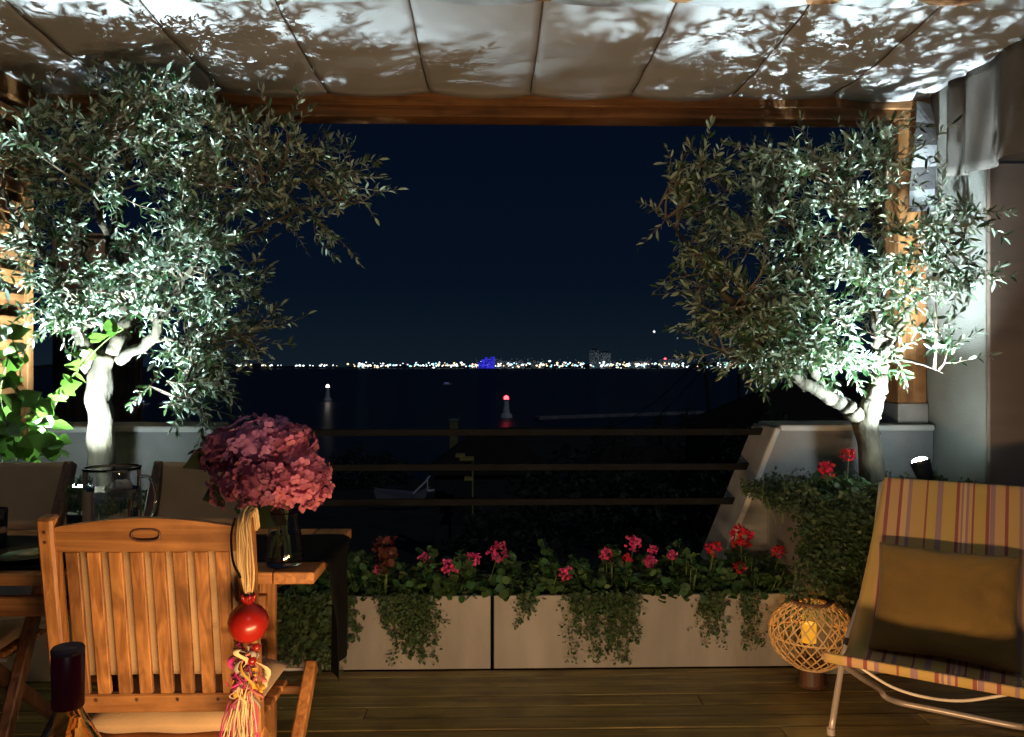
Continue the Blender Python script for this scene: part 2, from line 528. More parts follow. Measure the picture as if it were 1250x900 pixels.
# ================================================================== PARAPETS
# inner corner x measured outward from the middle; slope runs towards the middle
def parapet(sx, xtop, xbot, xout, label):
    t = thing('parapet_wall', label, 'wall', (0, 4.0, 0))
    prof = [(sx * x, z) for x, z in ((xbot, -.3), (xbot, .30), (xtop, 1.0), (xout, 1.0), (xout, -.3))]
    n = len(prof)
    vs = [(x, 0, z) for x, z in prof] + [(x, .30, z) for x, z in prof]
    fs = [list(range(n)), list(range(2 * n - 1, n - 1, -1))] + [[i, n + i, n + (i + 1) % n, (i + 1) % n] for i in range(n)]
    me = MB().add(vs, fs).mesh('wall', M_parapet)
    bm = bmesh.new(); bm.from_mesh(me); bmesh.ops.recalc_face_normals(bm, faces=bm.faces); bm.to_mesh(me); bm.free()
    obj('wall', me, t)
    MB().box(min(sx * xtop, sx * xout), max(sx * xtop, sx * xout), -.02, .32, 1.001, 1.03, .006).build('coping', M_coping, t)
    top, bot = Vector((sx * xtop, .15, 1.0)), Vector((sx * xbot, .15, .30))
    d = (bot - top).normalized()
    nn = Vector((-d.z, 0, d.x)) * 1.0
    if nn.x * sx > 0: nn = -nn
    MB().bar(top + nn * .0155 - d * .010, bot + nn * .0155, .34, .029, .006, up=nn).build('coping', M_coping, t)
    return t
parapet(1, 1.415, 1.13, 2.185, 'grey parapet with pale sloping coping behind the right olive tree')
parapet(-1, 1.375, 1.09, 2.60, 'grey parapet with pale rounded coping behind the left olive tree')

# railing between the parapets
rl = thing('railing', 'dark horizontal bar railing spanning the gap above the flower boxes', 'railing', (0, 4.15, 0))
for z in (.985, .808, .632):
    xi = 1.13 + .285 * max(0, (z - .30) / .70) + .05
    MB().box(-xi, xi, -.012, .012, z - .017, z + .017, .003).build('rail', M_rail, rl)

# house corner on the right
hw = thing('house_corner', 'rough grey rendered house corner beside the right pergola post', 'wall', (XR + .01, 3.6, 0))
MB().box(0, 1.6, 0, 1.0, -.3, 3.4, .004).build('wall', M_stucco, hw)
MB().box(.006, 1.5, -.025, -.002, .02, 2.22, .003).build('shutter', plain('brown_shutter', (.17, .125, .10), .7, var=.12, scale=2, stretch=(1, 1, 6)), hw)
# neighbour's dark panel wall on the left
nb = thing('neighbour_screen', 'dark brown panelled screen behind the left olive trunk', 'screen', at(118, 520, 5.4) * Vector((1, 1, 0)) if False else (at(115, 520, 5.4).x, 5.4, 0))
for i in range(5):
    MB().box(-.26 + i * .108, -.26 + i * .108 + .104, -.02, .02, .2, 2.15, .004).build('panel', M_darkwood, nb)
MB().box(-.28, .29, .021, .06, .2, 2.19, .004).build('frame', M_darkwood, nb)
MB().box(-.30, .31, -.05, .09, -3.5, .197, .01).build('base_wall', M_parapet, nb)

# ================================================================== PERGOLA
pg = thing('pergola', 'honey coloured timber pergola framing the night view', 'pergola', (0, 4.12, 0))
MB().box(XL - .1, XR, -.07, .07, 2.552, 2.70, .006).build('beam', M_pineX, pg)
MB().box(XL - .1, XR - .002, -.095, -.072, 2.60, 2.668, .004).build('fascia', M_pineX, pg)
for sx, x0, x1 in ((1, 2.035, 2.180), (-1, -2.50, -2.36)):
    po = MB().box(x0, x1, -.072, .072, 1.135, 2.55, .006).build('post', M_pineZ, pg)
    MB().box(x0 - .004, x1 + .004, -.078, .078, 1.031, 1.133, .004).build('post_shoe', M_zinc, po)
MB().box(XL - .06, XL + .04, -3.3, -.098, 2.56, 2.69, .006).build('side_beam', M_pineY, pg)
MB().box(XL + .05, XR - .01, -1.19, -1.14, 2.647, 2.69, .004).build('crossbar', M_pineX, pg)

# slatted screen at the left side
sc = thing('slatted_screen', 'timber slat screen at the left edge behind the climber', 'screen', (XL, 3.3, 0))
for i in range(14):
    MB().box(-.012, .012, .02, .665, 1.06 + i * .108, 1.06 + i * .108 + .062, .004).build('slat', M_pineY, sc)
MB().box(-.026, .026, .668, .72, .90, 2.55, .004).build('post', M_pineZ, sc)
MB().box(-.026, .026, -.035, .017, .90, 2.55, .004).build('post', M_pineZ, sc)

# canvas canopy
cv = thing('canvas_canopy', 'pale canvas canopy in sagging panels under the pergola roof', 'canopy', (0, 0, 0))
XS = [-2.30, -1.80, -1.30, -.80, -.305, .19, .69, 1.19, 1.69, 2.175]
def canvas_z(x, s, t, y0):
    sag = .022 * 4 * t * (1 - t)
    scal = .022 * 4 * s * (1 - s)
    rip = .004 * math.sin(t * 9 + x * 3.1) + .003 * math.sin(t * 23 + x * 7)
    return 2.682 - .016 * t - sag - scal * t * t + rip * min(1, 8 * t)
for bay, (y0, y1) in enumerate(((2.985, 4.02), (1.1, 2.978))):
    for i in range(len(XS) - 1):
        xa, xb = XS[i], XS[i + 1]
        fn = lambda s, t: (xa + (xb - xa) * s, y0 + (y1 - y0) * t, canvas_z(xa + (xb - xa) * s, s, t, y0) - (.0 if t < .97 else .012))
        o = MB().grid(14, 26, fn).build('canvas_panel', M_canvas, cv, smooth=True)
        solidify(o, .002)
        if 0 < i:
            pts = [(xa, y0 + (y1 - y0) * t / 20, canvas_z(xa, 0, t / 20, y0) - .003) for t in range(21)]
            MB().tube(pts, .0035, 5).build('seam', M_seam, cv)

# side curtain gathered on the house corner, and the strip of squares beside the post
sd = MB().grid(90, 10, lambda s, t: (XR - .030 - .030 * math.sin(s * 34 + 1.3 * math.sin(s * 9)) * (.5 + .5 * t), 3.82 - 1.0 * s, 2.655 - (.44 + .03 * math.sin(s * 5)) * t)).build('side_curtain', plain('curtain_cloth', (0.13, 0.12, 0.11), .9, var=.15, scale=5, bump=.2, bscale=200), smooth=True)
sd.location = (0, 0, 0)
solidify(sd, .004)
tag(sd, 'gathered grey canvas curtain hanging from the canopy at top right', 'curtain')
st = thing('hanging_strip', 'twisted strip of pale and dark squares beside the right post top', 'strap', (XR - .09, 3.93, 2.2))
M_pale = plain('pale_reflective', (.30, .32, .35), .35, var=.1)
M_grey = plain('dark_reflective', (.07, .07, .075), .5, var=.2)
for i in range(5):
    z0 = .40 - i * .105
    a0, a1 = .5 - .25 * i, .5 - .25 * (i + 1)
    MB().grid(3, 3, lambda s, t: ((s - .5) * .11 * math.cos(a0 + (a1 - a0) * t), (s - .5) * .11 * math.sin(a0 + (a1 - a0) * t) - .02 * math.sin(i + t), z0 - .103 * t)).build('square', M_pale if i % 2 == 0 else M_grey, st)

# ================================================================== PLANTERS
def planter(x0, x1, y0, y1, h, label, name='planter_box'):
    t = thing(name, label, 'planter', ((x0 + x1) / 2, y0, 0))
    w = (x1 - x0) / 2; d = y1 - y0; k = .022
    MB().box(-w, w, 0, k, .004, h, .003).build('front_panel', M_planter, t)
    MB().box(-w, w, d - k, d, .004, h, .003).build('back_panel', M_planter, t)
    for s in (-1, 1):
        MB().box(min(s * w, s * (w - k)), max(s * w, s * (w - k)), k + .001, d - k - .001, .004, h - .001, .003).build('side_panel', M_planter, t)
    MB().grid(16, 6, lambda a, b: (-w + k + .002 + (2 * w - 2 * k - .004) * a, k + .002 + (d - 2 * k - .004) * b, h - .035 + .012 * math.sin(a * 40) * math.sin(b * 17))).build('soil', M_soil, t)
    MB().box(-w + k + .001, w - k - .001, k + .001, d - k - .001, .004, .02, 0).build('bottom', M_planter, t)
    return t
planter(-1.345, -.004, 3.56, 3.94, .322, 'long low beige flower box behind the dining table')
planter(.010, 1.335, 3.56, 3.94, .322, 'long low beige flower box left of the wicker lantern')
planter(1.352, 2.17, 3.46, 3.985, .70, 'tall grey planter holding the right olive tree')
planter(-2.20, -1.362, 3.46, 3.985, .70, 'tall grey planter holding the left olive tree')

# ================================================================== OLIVE TREES
def olive(label, base, trunk, limbs, blobs, nsub, seed, xlim, trunk_r, leaf_len):
    global rng
    rng = np.random.default_rng(seed)
    r = random.Random(seed)
    t = thing('olive_tree', label, 'tree', base)
    B = Vector(base)
    tp = catmull(trunk, 7)
    flare = .40 if trunk_r > .06 else -.25
    m = len(tp)
    mb = MB()
    rad = []
    for i in range(m):
        f = i / (m - 1)
        rad.append(trunk_r * (1.12 - .12 * min(1, f * 3) + (flare if f > .6 else 0) * (f - .6) / .4))
    for q_, k_ in ((-1, .30), (-2, .72), (-3, .92)): rad[q_] *= k_
    mb.tube([p - B for p in tp], rad, 18)
    # knobbly surface
    for i, v in enumerate(mb.v):
        q = Vector(v); k = .003 * (math.sin(q.z * 41 + q.x * 60) + math.sin(q.y * 75 + q.z * 23) + .6 * math.sin(q.x * 130 + 3 * math.sin(q.z * 19)))
        mb.v[i] = (q.x * 1 + k, q.y + k * .6, q.z)
    mb.build('trunk', M_bark, t, smooth=True)
    nodes = []
    for (path, r0) in limbs:
        pp = catmull(path, 7)
        pp = [p + Vector((r.gauss(0, .008), r.gauss(0, .008), 0)) if 0 < i else p for i, p in enumerate(pp)]
        MB().tube([p - B for p in pp], [r0 * (1 - .72 * i / (len(pp) - 1)) for i in range(len(pp))], 8).build('limb', M_bark, t, smooth=True)
        nodes += [(p, i / len(pp)) for i, p in enumerate(pp) if i > 2]
    NP = np.array([tuple(p) for p, _ in nodes])
    wts = [b[5] for b in blobs]
    tw = MB()
    P, D = [], []
    def twig(p0, d, L, n):
        d = d.normalized()
        pts = [p0]
        p = p0.copy()
        for k in range(4):
            d = (d + Vector((r.gauss(0, .16), r.gauss(0, .16), r.gauss(0.02, .16)))).normalized()
            p = p + d * L / 4
            pts.append(p.copy())
        if pts[-1].x > xlim[1] or pts[-1].x < xlim[0] or pts[-1].z > 2.545: return
        tw.tube([q - B for q in pts], [.0024, .0022, .0018, .0013, .0008], 3, cap=False)
        ax = d.cross(Vector((r.gauss(0, 1), r.gauss(0, 1), r.gauss(0, 1)))).normalized()
        for k in range(n):
            f = (k + .6) / n * 4
            i = min(3, int(f)); q = pts[i].lerp(pts[i + 1], f - i)
            dd = (pts[i + 1] - pts[i]).normalized()
            ax = (Matrix.Rotation(1.35 + r.gauss(0, .3), 3, dd) @ ax)
            ax = (ax - dd * ax.dot(dd)).normalized()
            for s in (-1, 1):
                P.append(tuple(q - B)); v = dd * r.uniform(.5, 1.0) + ax * s * .8 + Vector((0, 0, r.uniform(-.1, .25)))
                D.append(tuple(v))
        P.append(tuple(pts[-1] - B)); D.append(tuple(d))
    for k in range(nsub):
        b = r.choices(blobs, wts)[0]
        while True:
            g = Vector((r.uniform(-1, 1), r.uniform(-1, 1), r.uniform(-1, 1)))
            if g.length <= 1: break
        g = g * (.55 + .45 * r.random()) / max(g.length, .2) * g.length ** .5
        c = at(b[0], b[1], b[6])
        px = b[6] / 1000
        tgt = c + Vector((g.x * b[2] * px, .06 + g.y * b[4] * 1.6, g.z * b[3] * px))
        if tgt.z > 2.50: tgt.z = 2.50 - r.random() * .25
        tgt.x = min(max(tgt.x, xlim[0] + .05), xlim[1] - .04)
        d2 = ((NP - np.array(tuple(tgt))) ** 2).sum(1) * (1 + .8 * (NP[:, 2] > tgt.z))
        src = Vector(NP[int(np.argmin(d2 * rng.uniform(.6, 1.5, len(d2))))])
        mid = src.lerp(tgt, .5) + Vector((r.gauss(0, .05), r.gauss(0, .05), r.uniform(-.02, .08)))
        pp = catmull([src, mid, tgt], 4)
        L = (tgt - src).length
        rr = .0035 + .006 * min(1, L)
        tw.tube([p - B for p in pp], [rr * (1 - .75 * i / (len(pp) - 1)) for i in range(len(pp))], 4, cap=False)
        dirn = (pp[-1] - pp[-3]).normalized()
        outw = Vector((tgt.x - B.x, tgt.y - B.y, (tgt.z - 1.9) * .6)).normalized()
        twig(pp[-1], dirn + outw * .5, r.uniform(.12, .24), r.randint(5, 9))
        for j in range(b[7] + 1 if len(b) > 7 else 5):
            i = r.randint(max(1, len(pp) // 3), len(pp) - 1)
            v = dirn * .5 + outw * r.uniform(.1, .6) + Vector((r.gauss(0, .6), r.gauss(0, .6), r.gauss(.1, .55)))
            twig(pp[i], v, r.uniform(.09, .22), r.randint(4, 8))
    tag(tw.build('twigs', M_twig, t), kind='stuff')
    P, D = np.array(P), np.array(D)
    keep = (P[:, 2] + B.z < 2.56) & (P[:, 0] + B.x < xlim[1] + .03) & (P[:, 0] + B.x > xlim[0] - .03)
    P, D = P[keep], D[keep]
    L = np.clip(rng.normal(leaf_len, .010, len(P)), .018, .070)
    V, F = leaves(P, D, L, L * rng.uniform(.26, .36, len(P)), LEAF_OLIVE)
    cr = obj('crown', mesh_np('crown', V, F, M_olive, True), t)
    cr['kind'] = 'stuff'
    print('olive', len(P), 'leaves')
    return t

TY = 3.78
lb0 = at(124, 600, TY); lb0.z = .66
ltk = [lb0, at(124, 560, TY), at(122, 515, TY), at(121, 475, TY), at(125, 445, TY), at(130, 428, TY - .01)]
llimbs = [
    ([at(112, 450, TY), at(100, 410, TY), at(105, 350, TY), at(95, 280, TY - .05), at(80, 190, TY - .1)], 0.039),
    ([at(140, 432, TY), at(150, 390, TY), at(140, 320, TY + .05), at(150, 230, TY + .1), at(165, 140, TY + .1)], 0.042),
    ([at(146, 440, TY), at(185, 410, TY - .08), at(225, 340, TY - .15), at(280, 260, TY - .2), at(350, 200, TY - .2)], .028),
    ([at(150, 440, TY), at(180, 420, TY - .05), at(215, 415, TY - .1), at(235, 440, TY - .15), at(225, 490, TY - .18)], .013),
    ([at(225, 340, TY - .15), at(300, 290, TY - .15), at(370, 255, TY - .12), at(440, 240, TY - .1)], .012),
    ([at(150, 390, TY), at(200, 300, TY + .15), at(240, 200, TY + .2), at(270, 130, TY + .15)], .022),
    ([at(105, 350, TY), at(50, 310, TY - .2), at(15, 260, TY - .3), at(-10, 200, TY - .3)], .020),
    ([at(140, 320, TY), at(120, 250, TY - .25), at(130, 160, TY - .35)], .018),
]
olive('dense olive tree with a straight pale trunk behind the dining table', lb0, ltk, llimbs, [
    (135, 240, 150, 150, .42, 3.5, 3.68), (270, 190, 120, 85, .38, 2.2, 3.66), (245, 330, 95, 75, .30, 1.7, 3.62),
    (45, 330, 75, 80, .28, 1.2, 3.58), (395, 225, 62, 40, .18, .55, 3.66, 3), (225, 440, 42, 45, .15, .55, 3.58), (222, 492, 22, 22, .08, .20, 3.58, 3),
    (60, 160, 100, 70, .4, .8, 3.60), (40, 230, 90, 100, .18, .35, 3.40), (95, 190, 110, 80, .10, .45, 3.30), (150, 345, 70, 45, .16, 1.3, 3.58), (90, 375, 45, 30, .10, .45, 3.60), (180, 130, 120, 35, .35, 1.0, 3.62), (360, 290, 55, 40, .15, .35, 3.62, 3), (290, 390, 45, 30, .15, .35, 3.6, 4)],
    212, 5, (-2.17, 9), .055, .038)

rb0 = at(1066, 605, TY); rb0.z = .66
rtk = [rb0, at(1065, 575, TY), at(1060, 540, TY), at(1058, 515, TY), at(1066, 490, TY), at(1074, 465, TY)]
rlimbs = [
    ([at(1060, 535, TY), at(1046, 508, TY), at(1026, 492, TY), at(1000, 478, TY - .05), at(960, 450, TY - .1), at(910, 390, TY - .15), at(860, 320, TY - .15)], 0.047),
    ([at(1057, 510, TY), at(1070, 480, TY), at(1075, 440, TY), at(1070, 370, TY), at(1075, 280, TY), at(1060, 180, TY + .05)], 0.047),
    ([at(1000, 478, TY), at(990, 420, TY), at(985, 340, TY + .1), at(960, 250, TY + .15), at(940, 170, TY + .15)], .032),
    ([at(1075, 440, TY), at(1110, 380, TY - .15), at(1150, 320, TY - .3), at(1190, 270, TY - .38)], .020),
    ([at(1070, 370, TY), at(1030, 300, TY - .15), at(1010, 210, TY - .2)], .020),
    ([at(1075, 440, TY), at(1110, 440, TY - .15), at(1150, 455, TY - .25)], .011),
    ([at(960, 450, TY), at(900, 440, TY - .1), at(870, 420, TY - .15)], .010),
    ([at(910, 390, TY - .1), at(850, 310, TY - .12), at(805, 260, TY - .12)], .012),
]
olive('rounder olive tree with a forked trunk beside the house corner', rb0, rtk, rlimbs, [
    (1000, 250, 135, 85, .40, 4.2, 3.68), (1060, 360, 95, 85, .34, 3.0, 3.64), (890, 330, 65, 75, .28, 1.5, 3.66),
    (1160, 260, 65, 85, .20, .9, 3.38), (985, 425, 85, 35, .22, 2.2, 3.62), (935, 395, 55, 45, .2, 1.2, 3.62), (1140, 420, 50, 50, .16, .6, 3.40, 4),
    (865, 250, 40, 60, .18, .6, 3.68, 5), (815, 265, 28, 35, .12, .22, 3.66, 3), (1040, 190, 110, 40, .34, 1.0, 3.66),
    (960, 370, 90, 60, .3, 1.6, 3.66), (885, 430, 35, 25, .12, .2, 3.60, 3), (1190, 330, 30, 60, .08, .3, 3.34, 4)],
    165, 23, (-9, 2.13), .054, .041)

# spotlights at the foot of each tree
def spotlight(label, loc, aim, energy, size):
    t = thing('garden_spotlight', label, 'spotlight', loc)
    d = (Vector(aim) - Vector(loc)).normalized()
    MB().tube([Vector((0, 0, -.14)), Vector((0, 0, -.03))], .006, 8).build('stake', M_metal_dk, t)
    M = d.to_track_quat('Z', 'Y').to_matrix().to_4x4()
    b = MB().lathe([(0, -.06), (.030, -.06), (.036, -.02), (.042, .03), (.042, .034), (.036, .034), (.034, .018), (0, .018)], 20)
    b.v = [tuple(M @ Vector(v)) for v in b.v]
    b.build('housing', M_metal_dk, t, smooth=True)
    b = MB().lathe([(.0345, .030), (.030, .040), (.018, .047), (.0005, .049)], 20)
    b.v = [tuple(M @ Vector(v)) for v in b.v]
    b.build('lens', emis('spot_lens', (.82, .98, 1.0), 300), t)
    s = lamp('spot_beam', 'SPOT', Vector(loc) + d * .062, energy, (.82, .98, 1.0), spot_size=size, spot_blend=1.0, shadow_soft_size=.014)
    s.rotation_euler = d.to_track_quat('-Z', 'Y').to_euler()
    s.parent = None
    return t
spotlight('small garden spotlight glowing in the right planter by the house corner', at(1126, 572, 3.50), at(1012, 250, 3.80), 620, R(104))
spotlight('small garden spotlight hidden in the left planter under the climber', at(92, 606, 3.47), at(128, 250, 3.76), 600, R(114))

# ================================================================== PLANTS
def strand_plant(label, starts, n_strand, length, leaf, seed, group=None, mat=M_trail, name='trailing_plant', y_front=3.552, fluff=.032, spread=.018, drift=0.0):
    """thin stems that spill over a planter edge and hang down in front of it"""
    global rng
    r = random.Random(seed); rng = np.random.default_rng(seed)
    base = Vector(starts[0])
    t = thing(name, label, 'plant', base, group=group)
    sm = MB(); P, D, Nn = [], [], []
    for k in range(int(n_strand * 1.25)):
        s = Vector(r.choice(starts)) + Vector((r.gauss(0, spread), 0, 0))
        L = length * (.18 + .82 * r.random() ** 1.8)
        p = s + Vector((0, .05, -.02)); pts = [p.copy()]
        p = Vector((s.x, y_front - r.uniform(.004, .03), s.z + r.uniform(0, .02))); pts.append(p.copy())
        vx = r.gauss(drift, .16)
        n = max(3, int(L / .022))
        for i in range(n):
            vx += r.gauss(0, .08)
            p = p + Vector((vx * .014, r.gauss(-.0008, .003), -.022))
            p.y = min(p.y, y_front - .003)
            if p.z < .03: break
            pts.append(p.copy())
        if len(pts) < 3: continue
        sm.tube([q - base for q in pts], .0009, 3, cap=False)
        for q in pts[1:]:
            for j in range(5):
                a = r.uniform(0, 6.28)
                P.append(tuple(q - base + Vector((r.gauss(0, fluff * .5), -abs(r.gauss(0, fluff * .5)), r.gauss(0, .008)))))
                D.append((math.cos(a), -.5 - r.random(), math.sin(a) * .8 - .3))
                Nn.append((r.gauss(0, .5), -1, r.gauss(.5, .5)))
    tag(sm.build('stems', M_stem, t), kind='stuff')
    P, D, Nn = np.array(P), np.array(D), np.array(Nn)
    L = leaf * np.clip(rng.lognormal(-.05, .38, len(P)), .4, 2.2)
    V, F = leaves(P, D, L, L * .75, LEAF_KITE, Nn)
    tag(obj('foliage', mesh_np('foliage', V, F, mat), t), kind='stuff')
    return t

def E(u, Y=3.56, z=.322):
    p = at(u, 700, Y); return Vector((p.x, Y, z))
strand_plant('thick dark trailing plant under the dining table end', [E(u) for u in (345, 365, 385, 405, 420)], 70, .36, .019, 1)
strand_plant('feathery trailing plant just right of the black runner', [E(u) for u in (475, 490, 505, 515)], 34, .30, .016, 2, drift=.35)
strand_plant('thin single trailing sprig near the flower box joint', [E(u) for u in (638, 645)], 7, .16, .014, 3, spread=.012)
strand_plant('wide trailing plant hanging at the middle of the right flower box', [E(u) for u in (705, 725, 745, 765)], 46, .31, .015, 4)
strand_plant('narrow trailing plant under the orange red geraniums', [E(u) for u in (862, 872)], 16, .25, .016, 5, spread=.02, drift=-.2)
strand_plant('wispy trailing plant beside the wicker lantern', [E(u) for u in (908, 918)], 12, .26, .013, 6, spread=.02)
strand_plant('dense small leaved creeper spilling from the right olive planter', [E(u, 3.46, .70) for u in (993, 1005, 1015, 1030, 1045, 1060, 1075, 1095, 1120)], 150, .50, .018, 8, y_front=3.452, fluff=.055, spread=.04)

def cover(label, x0, x1, y0, y1, z, n, leaf, seed, hump=.08, mat=M_trail, name='creeper_mat'):
    global rng
    rng = np.random.default_rng(seed)
    base = Vector(((x0 + x1) / 2, (y0 + y1) / 2, z))
    t = thing(name, label, 'plant', base)
    u = rng.uniform(0, 1, n); v = rng.uniform(0, 1, n)
    X = x0 + (x1 - x0) * u; Yy = y0 + (y1 - y0) * v
    hgt = hump * (.55 + .45 * np.sin(X * 17 + 1) * np.sin(Yy * 21)) * rng.uniform(.1, 1, n) ** .6
    P = np.stack([X, Yy, z + hgt], 1) - np.array(tuple(base))
    D = rng.normal(size=(n, 3)) + [0, -.3, .2]
    V, F = leaves(P, D, rng.uniform(.6, 1.3, n) * leaf, rng.uniform(.5, 1.0, n) * leaf, LEAF_KITE)
    tag(obj('foliage', mesh_np('foliage', V, F, mat), t), kind='stuff')
    sm = MB()
    r = random.Random(seed)
    for k in range(40):
        x, yy = r.uniform(x0, x1), r.uniform(y0, y1)
        sm.tube([(x - base.x, yy - base.y, -.03), (x - base.x + r.gauss(0, .03), yy - base.y + r.gauss(0, .02), hump * r.uniform(.4, 1.1))], .0012, 3)
    tag(sm.build('stems', M_stem, t), kind='stuff')
    return t
cover('low mat of small glossy leaves around the right olive trunk', 1.20, 2.15, 3.40, 3.95, .68, 9500, .020, 31, .15)
cover('low mat of small leaves around the left olive trunk', -2.15, -1.38, 3.45, 3.93, .69, 2600, .020, 32, .06)

# geraniums
def petal_head(r, rad, n):
    g = np.random.default_rng(r.randint(0, 10 ** 6))
    d = norm(g.normal(size=(n, 3)) + [0, -.15, .35])
    P = d * rad * g.uniform(.55, 1, (n, 1))
    D = norm(g.normal(size=(n, 3)) * .8 + d * .6)
    return P, D, d
def geranium(label, c, width, nl, heads, seed, mat):
    global rng
    rng = np.random.default_rng(seed); r = random.Random(seed)
    t = thing('geranium', label, 'flower', c, group='geraniums in the flower boxes')
    P, D, N = [], [], []
    sm = MB()
    for k in range(nl * 4):
        x = r.uniform(-1, 1) * width * 1.1; yy = r.uniform(-.175, .15); h = -.01 + .19 * r.random() ** .8 * (1 - .35 * abs(x) / width) * (.75 + .35 * math.sin(x * 37 + seed))
        if yy < -.15: h = r.uniform(.0, .07)
        
        P.append((x, yy, h)); D.append((r.gauss(0, 1), r.gauss(-.3, 1), r.gauss(.1, .3)))
        N.append((r.gauss(0, .45), r.gauss(-.45, .4), 1))
        if k % 8 == 0: sm.tube([(x * .6, yy * .6, -.05), (x, yy, h)], .0016, 3, cap=False)
    P, D, N = map(np.array, (P, D, N))
    L = rng.uniform(.020, .046, len(P))
    V, F = leaves(P, D, L, L * 1.05, LEAF_ROUND, N, .8)
    tag(obj('foliage', mesh_np('foliage', V, F, M_geran), t), kind='stuff')
    C = Vector(c)
    for (u, v, yy, s, m) in heads:
        hp = at(u, v, yy) - C
        hr = s
        sm.tube(catmull([(hp.x * .7, hp.y * .6, -.03), (hp.x * .9, hp.y, hp.z * .5), tuple(hp)], 4), .0018, 4)
        hr *= 1.1; Pp, Dd, dn = petal_head(r, hr, 60)
        rng = np.random.default_rng(r.randint(0, 10 ** 6))
        V, F = leaves(Pp, Dd, hr * .55, hr * .5, LEAF_ROUND, dn, 1.2)
        obj('flower_head', mesh_np('flower_head', V, F, m), t, hp)
    tag(sm.build('stems', M_stem, t), kind='stuff')
    return t
GZ = .31
def G(u): p = at(u, 700, 3.72); return (p.x, 3.72, GZ)
geranium('sparse geranium in the shade under the table end', G(370), .17, 90, [(337, 712, 3.62, .018, M_pink)], 41, M_pink)
geranium('geranium with one small pink head behind the hanging runner', G(455), .16, 100, [(463, 695, 3.64, .020, M_pink)], 42, M_pink)
geranium('geranium with three bright pink heads near the box joint', G(545), .17, 130, [(518, 683, 3.7, .022, M_pink), (549, 693, 3.64, .030, M_pink), (578, 682, 3.68, .026, M_pink), (608, 674, 3.70, .036, M_pink)], 43, M_pink)
geranium('geranium with one low pink head right of the joint', G(655), .17, 120, [(690, 701, 3.62, .026, M_pink)], 44, M_pink)
geranium('geranium with a mixed cluster of pink and crimson heads', G(745), .17, 130, [(740, 678, 3.68, .026, M_pink), (773, 664, 3.74, .030, M_pink), (794, 686, 3.64, .024, M_pink), (766, 683, 3.66, .020, M_red), (797, 672, 3.70, .020, M_pink)], 45, M_pink)
geranium('leafy geranium with small crimson heads left of the red clump', G(835), .16, 125, [(820, 678, 3.7, .020, M_pink), (871, 670, 3.68, .028, M_red)], 46, M_red)
geranium('geranium with a large orange red head beside the sloping parapet', G(915), .13, 100, [(904, 657, 3.66, .042, M_red), (903, 693, 3.64, .022, M_red), (950, 674, 3.7, .024, M_red)], 47, M_red)
geranium('geranium with two red heads beside the right olive trunk', (at(1020, 600, 3.68).x, 3.68, .70), .10, 40, [(1036, 556, 3.70, .026, M_red), (1008, 574, 3.60, .030, M_red)], 48, M_red)

# climber with heart shaped leaves at the left edge
def heart_mesh(name, seed):
    r = random.Random(seed)
    out = [(0, 0), (-.12, .26), (.02, .46), (.28, .50), (.58, .34), (.82, .14), (1.02, 0)]
    vs = [(x, y * .92, .10 * abs(y) - .14 * x * x + r.gauss(0, .012)) for x, y in out]
    vs += [(x, -y * .92, .10 * abs(y) - .14 * x * x + r.gauss(0, .012)) for x, y in out[1:-1]]
    mid = [(.25, 0, -.01), (.6, 0, -.05)]
    vs += mid
    a, b = len(vs) - 2, len(vs) - 1
    fs = [[0, a, 1], [1, a, 2], [2, a, 3], [3, a, b], [3, b, 4], [4, b, 5], [5, b, 6]]
    g = lambda i: i if i in (0, 6) else i + 6
    fs += [[0, g(1), a], [g(1), g(2), a], [g(2), g(3), a], [g(3), b, a], [g(3), g(4), b], [g(4), g(5), b], [g(5), 6, b]]
    me = MB().add(vs, fs).mesh(name, M_climber, True)
    return me
cl = thing('climbing_plant', 'bright green heart leaved climber at the left edge', 'plant', (at(30, 560, 3.36).x, 3.36, .69))
HM = [heart_mesh('leaf', s) for s in range(4)]
r = random.Random(99)
cb = cl.location.copy()
stems = [[(20, 570), (15, 500), (25, 450), (10, 400)], [(40, 570), (55, 520), (75, 480), (95, 450), (130, 415), (150, 402)], [(10, 570), (-15, 520), (-5, 460), (-30, 420)],
         [(60, 570), (70, 545), (60, 530), (40, 500)], [(5, 575), (30, 540), (35, 510), (50, 490)], [(0, 570), (10, 530), (0, 480), (12, 430)]]
sm = MB()
for i, path in enumerate(stems):
    yy = 3.36 + r.uniform(-.08, .05)
    pts = catmull([at(u, v, yy + (.03 if i == 1 else .008) * k) for k, (u, v) in enumerate(path)], 6)
    sm.tube([p - cb for p in pts], .003, 5)
    for k, p in enumerate(pts):
        if k < 2: continue
        for j in range(2 if i != 1 else 1):
            if r.random() < .48: continue
            o = obj('leaf', HM[r.randint(0, 3)], cl)
            o.location = p - cb + Vector((r.gauss(0, .03), r.gauss(-.02, .03), r.gauss(0, .03)))
            s = r.uniform(.055, .105) if i != 1 else r.uniform(.05, .085)
            o.scale = (s, s, s)
            o.rotation_euler = (r.uniform(.3, 1.5), r.gauss(0, .5), r.uniform(0, 6.28))
sm.build('stems', M_stem, cl)

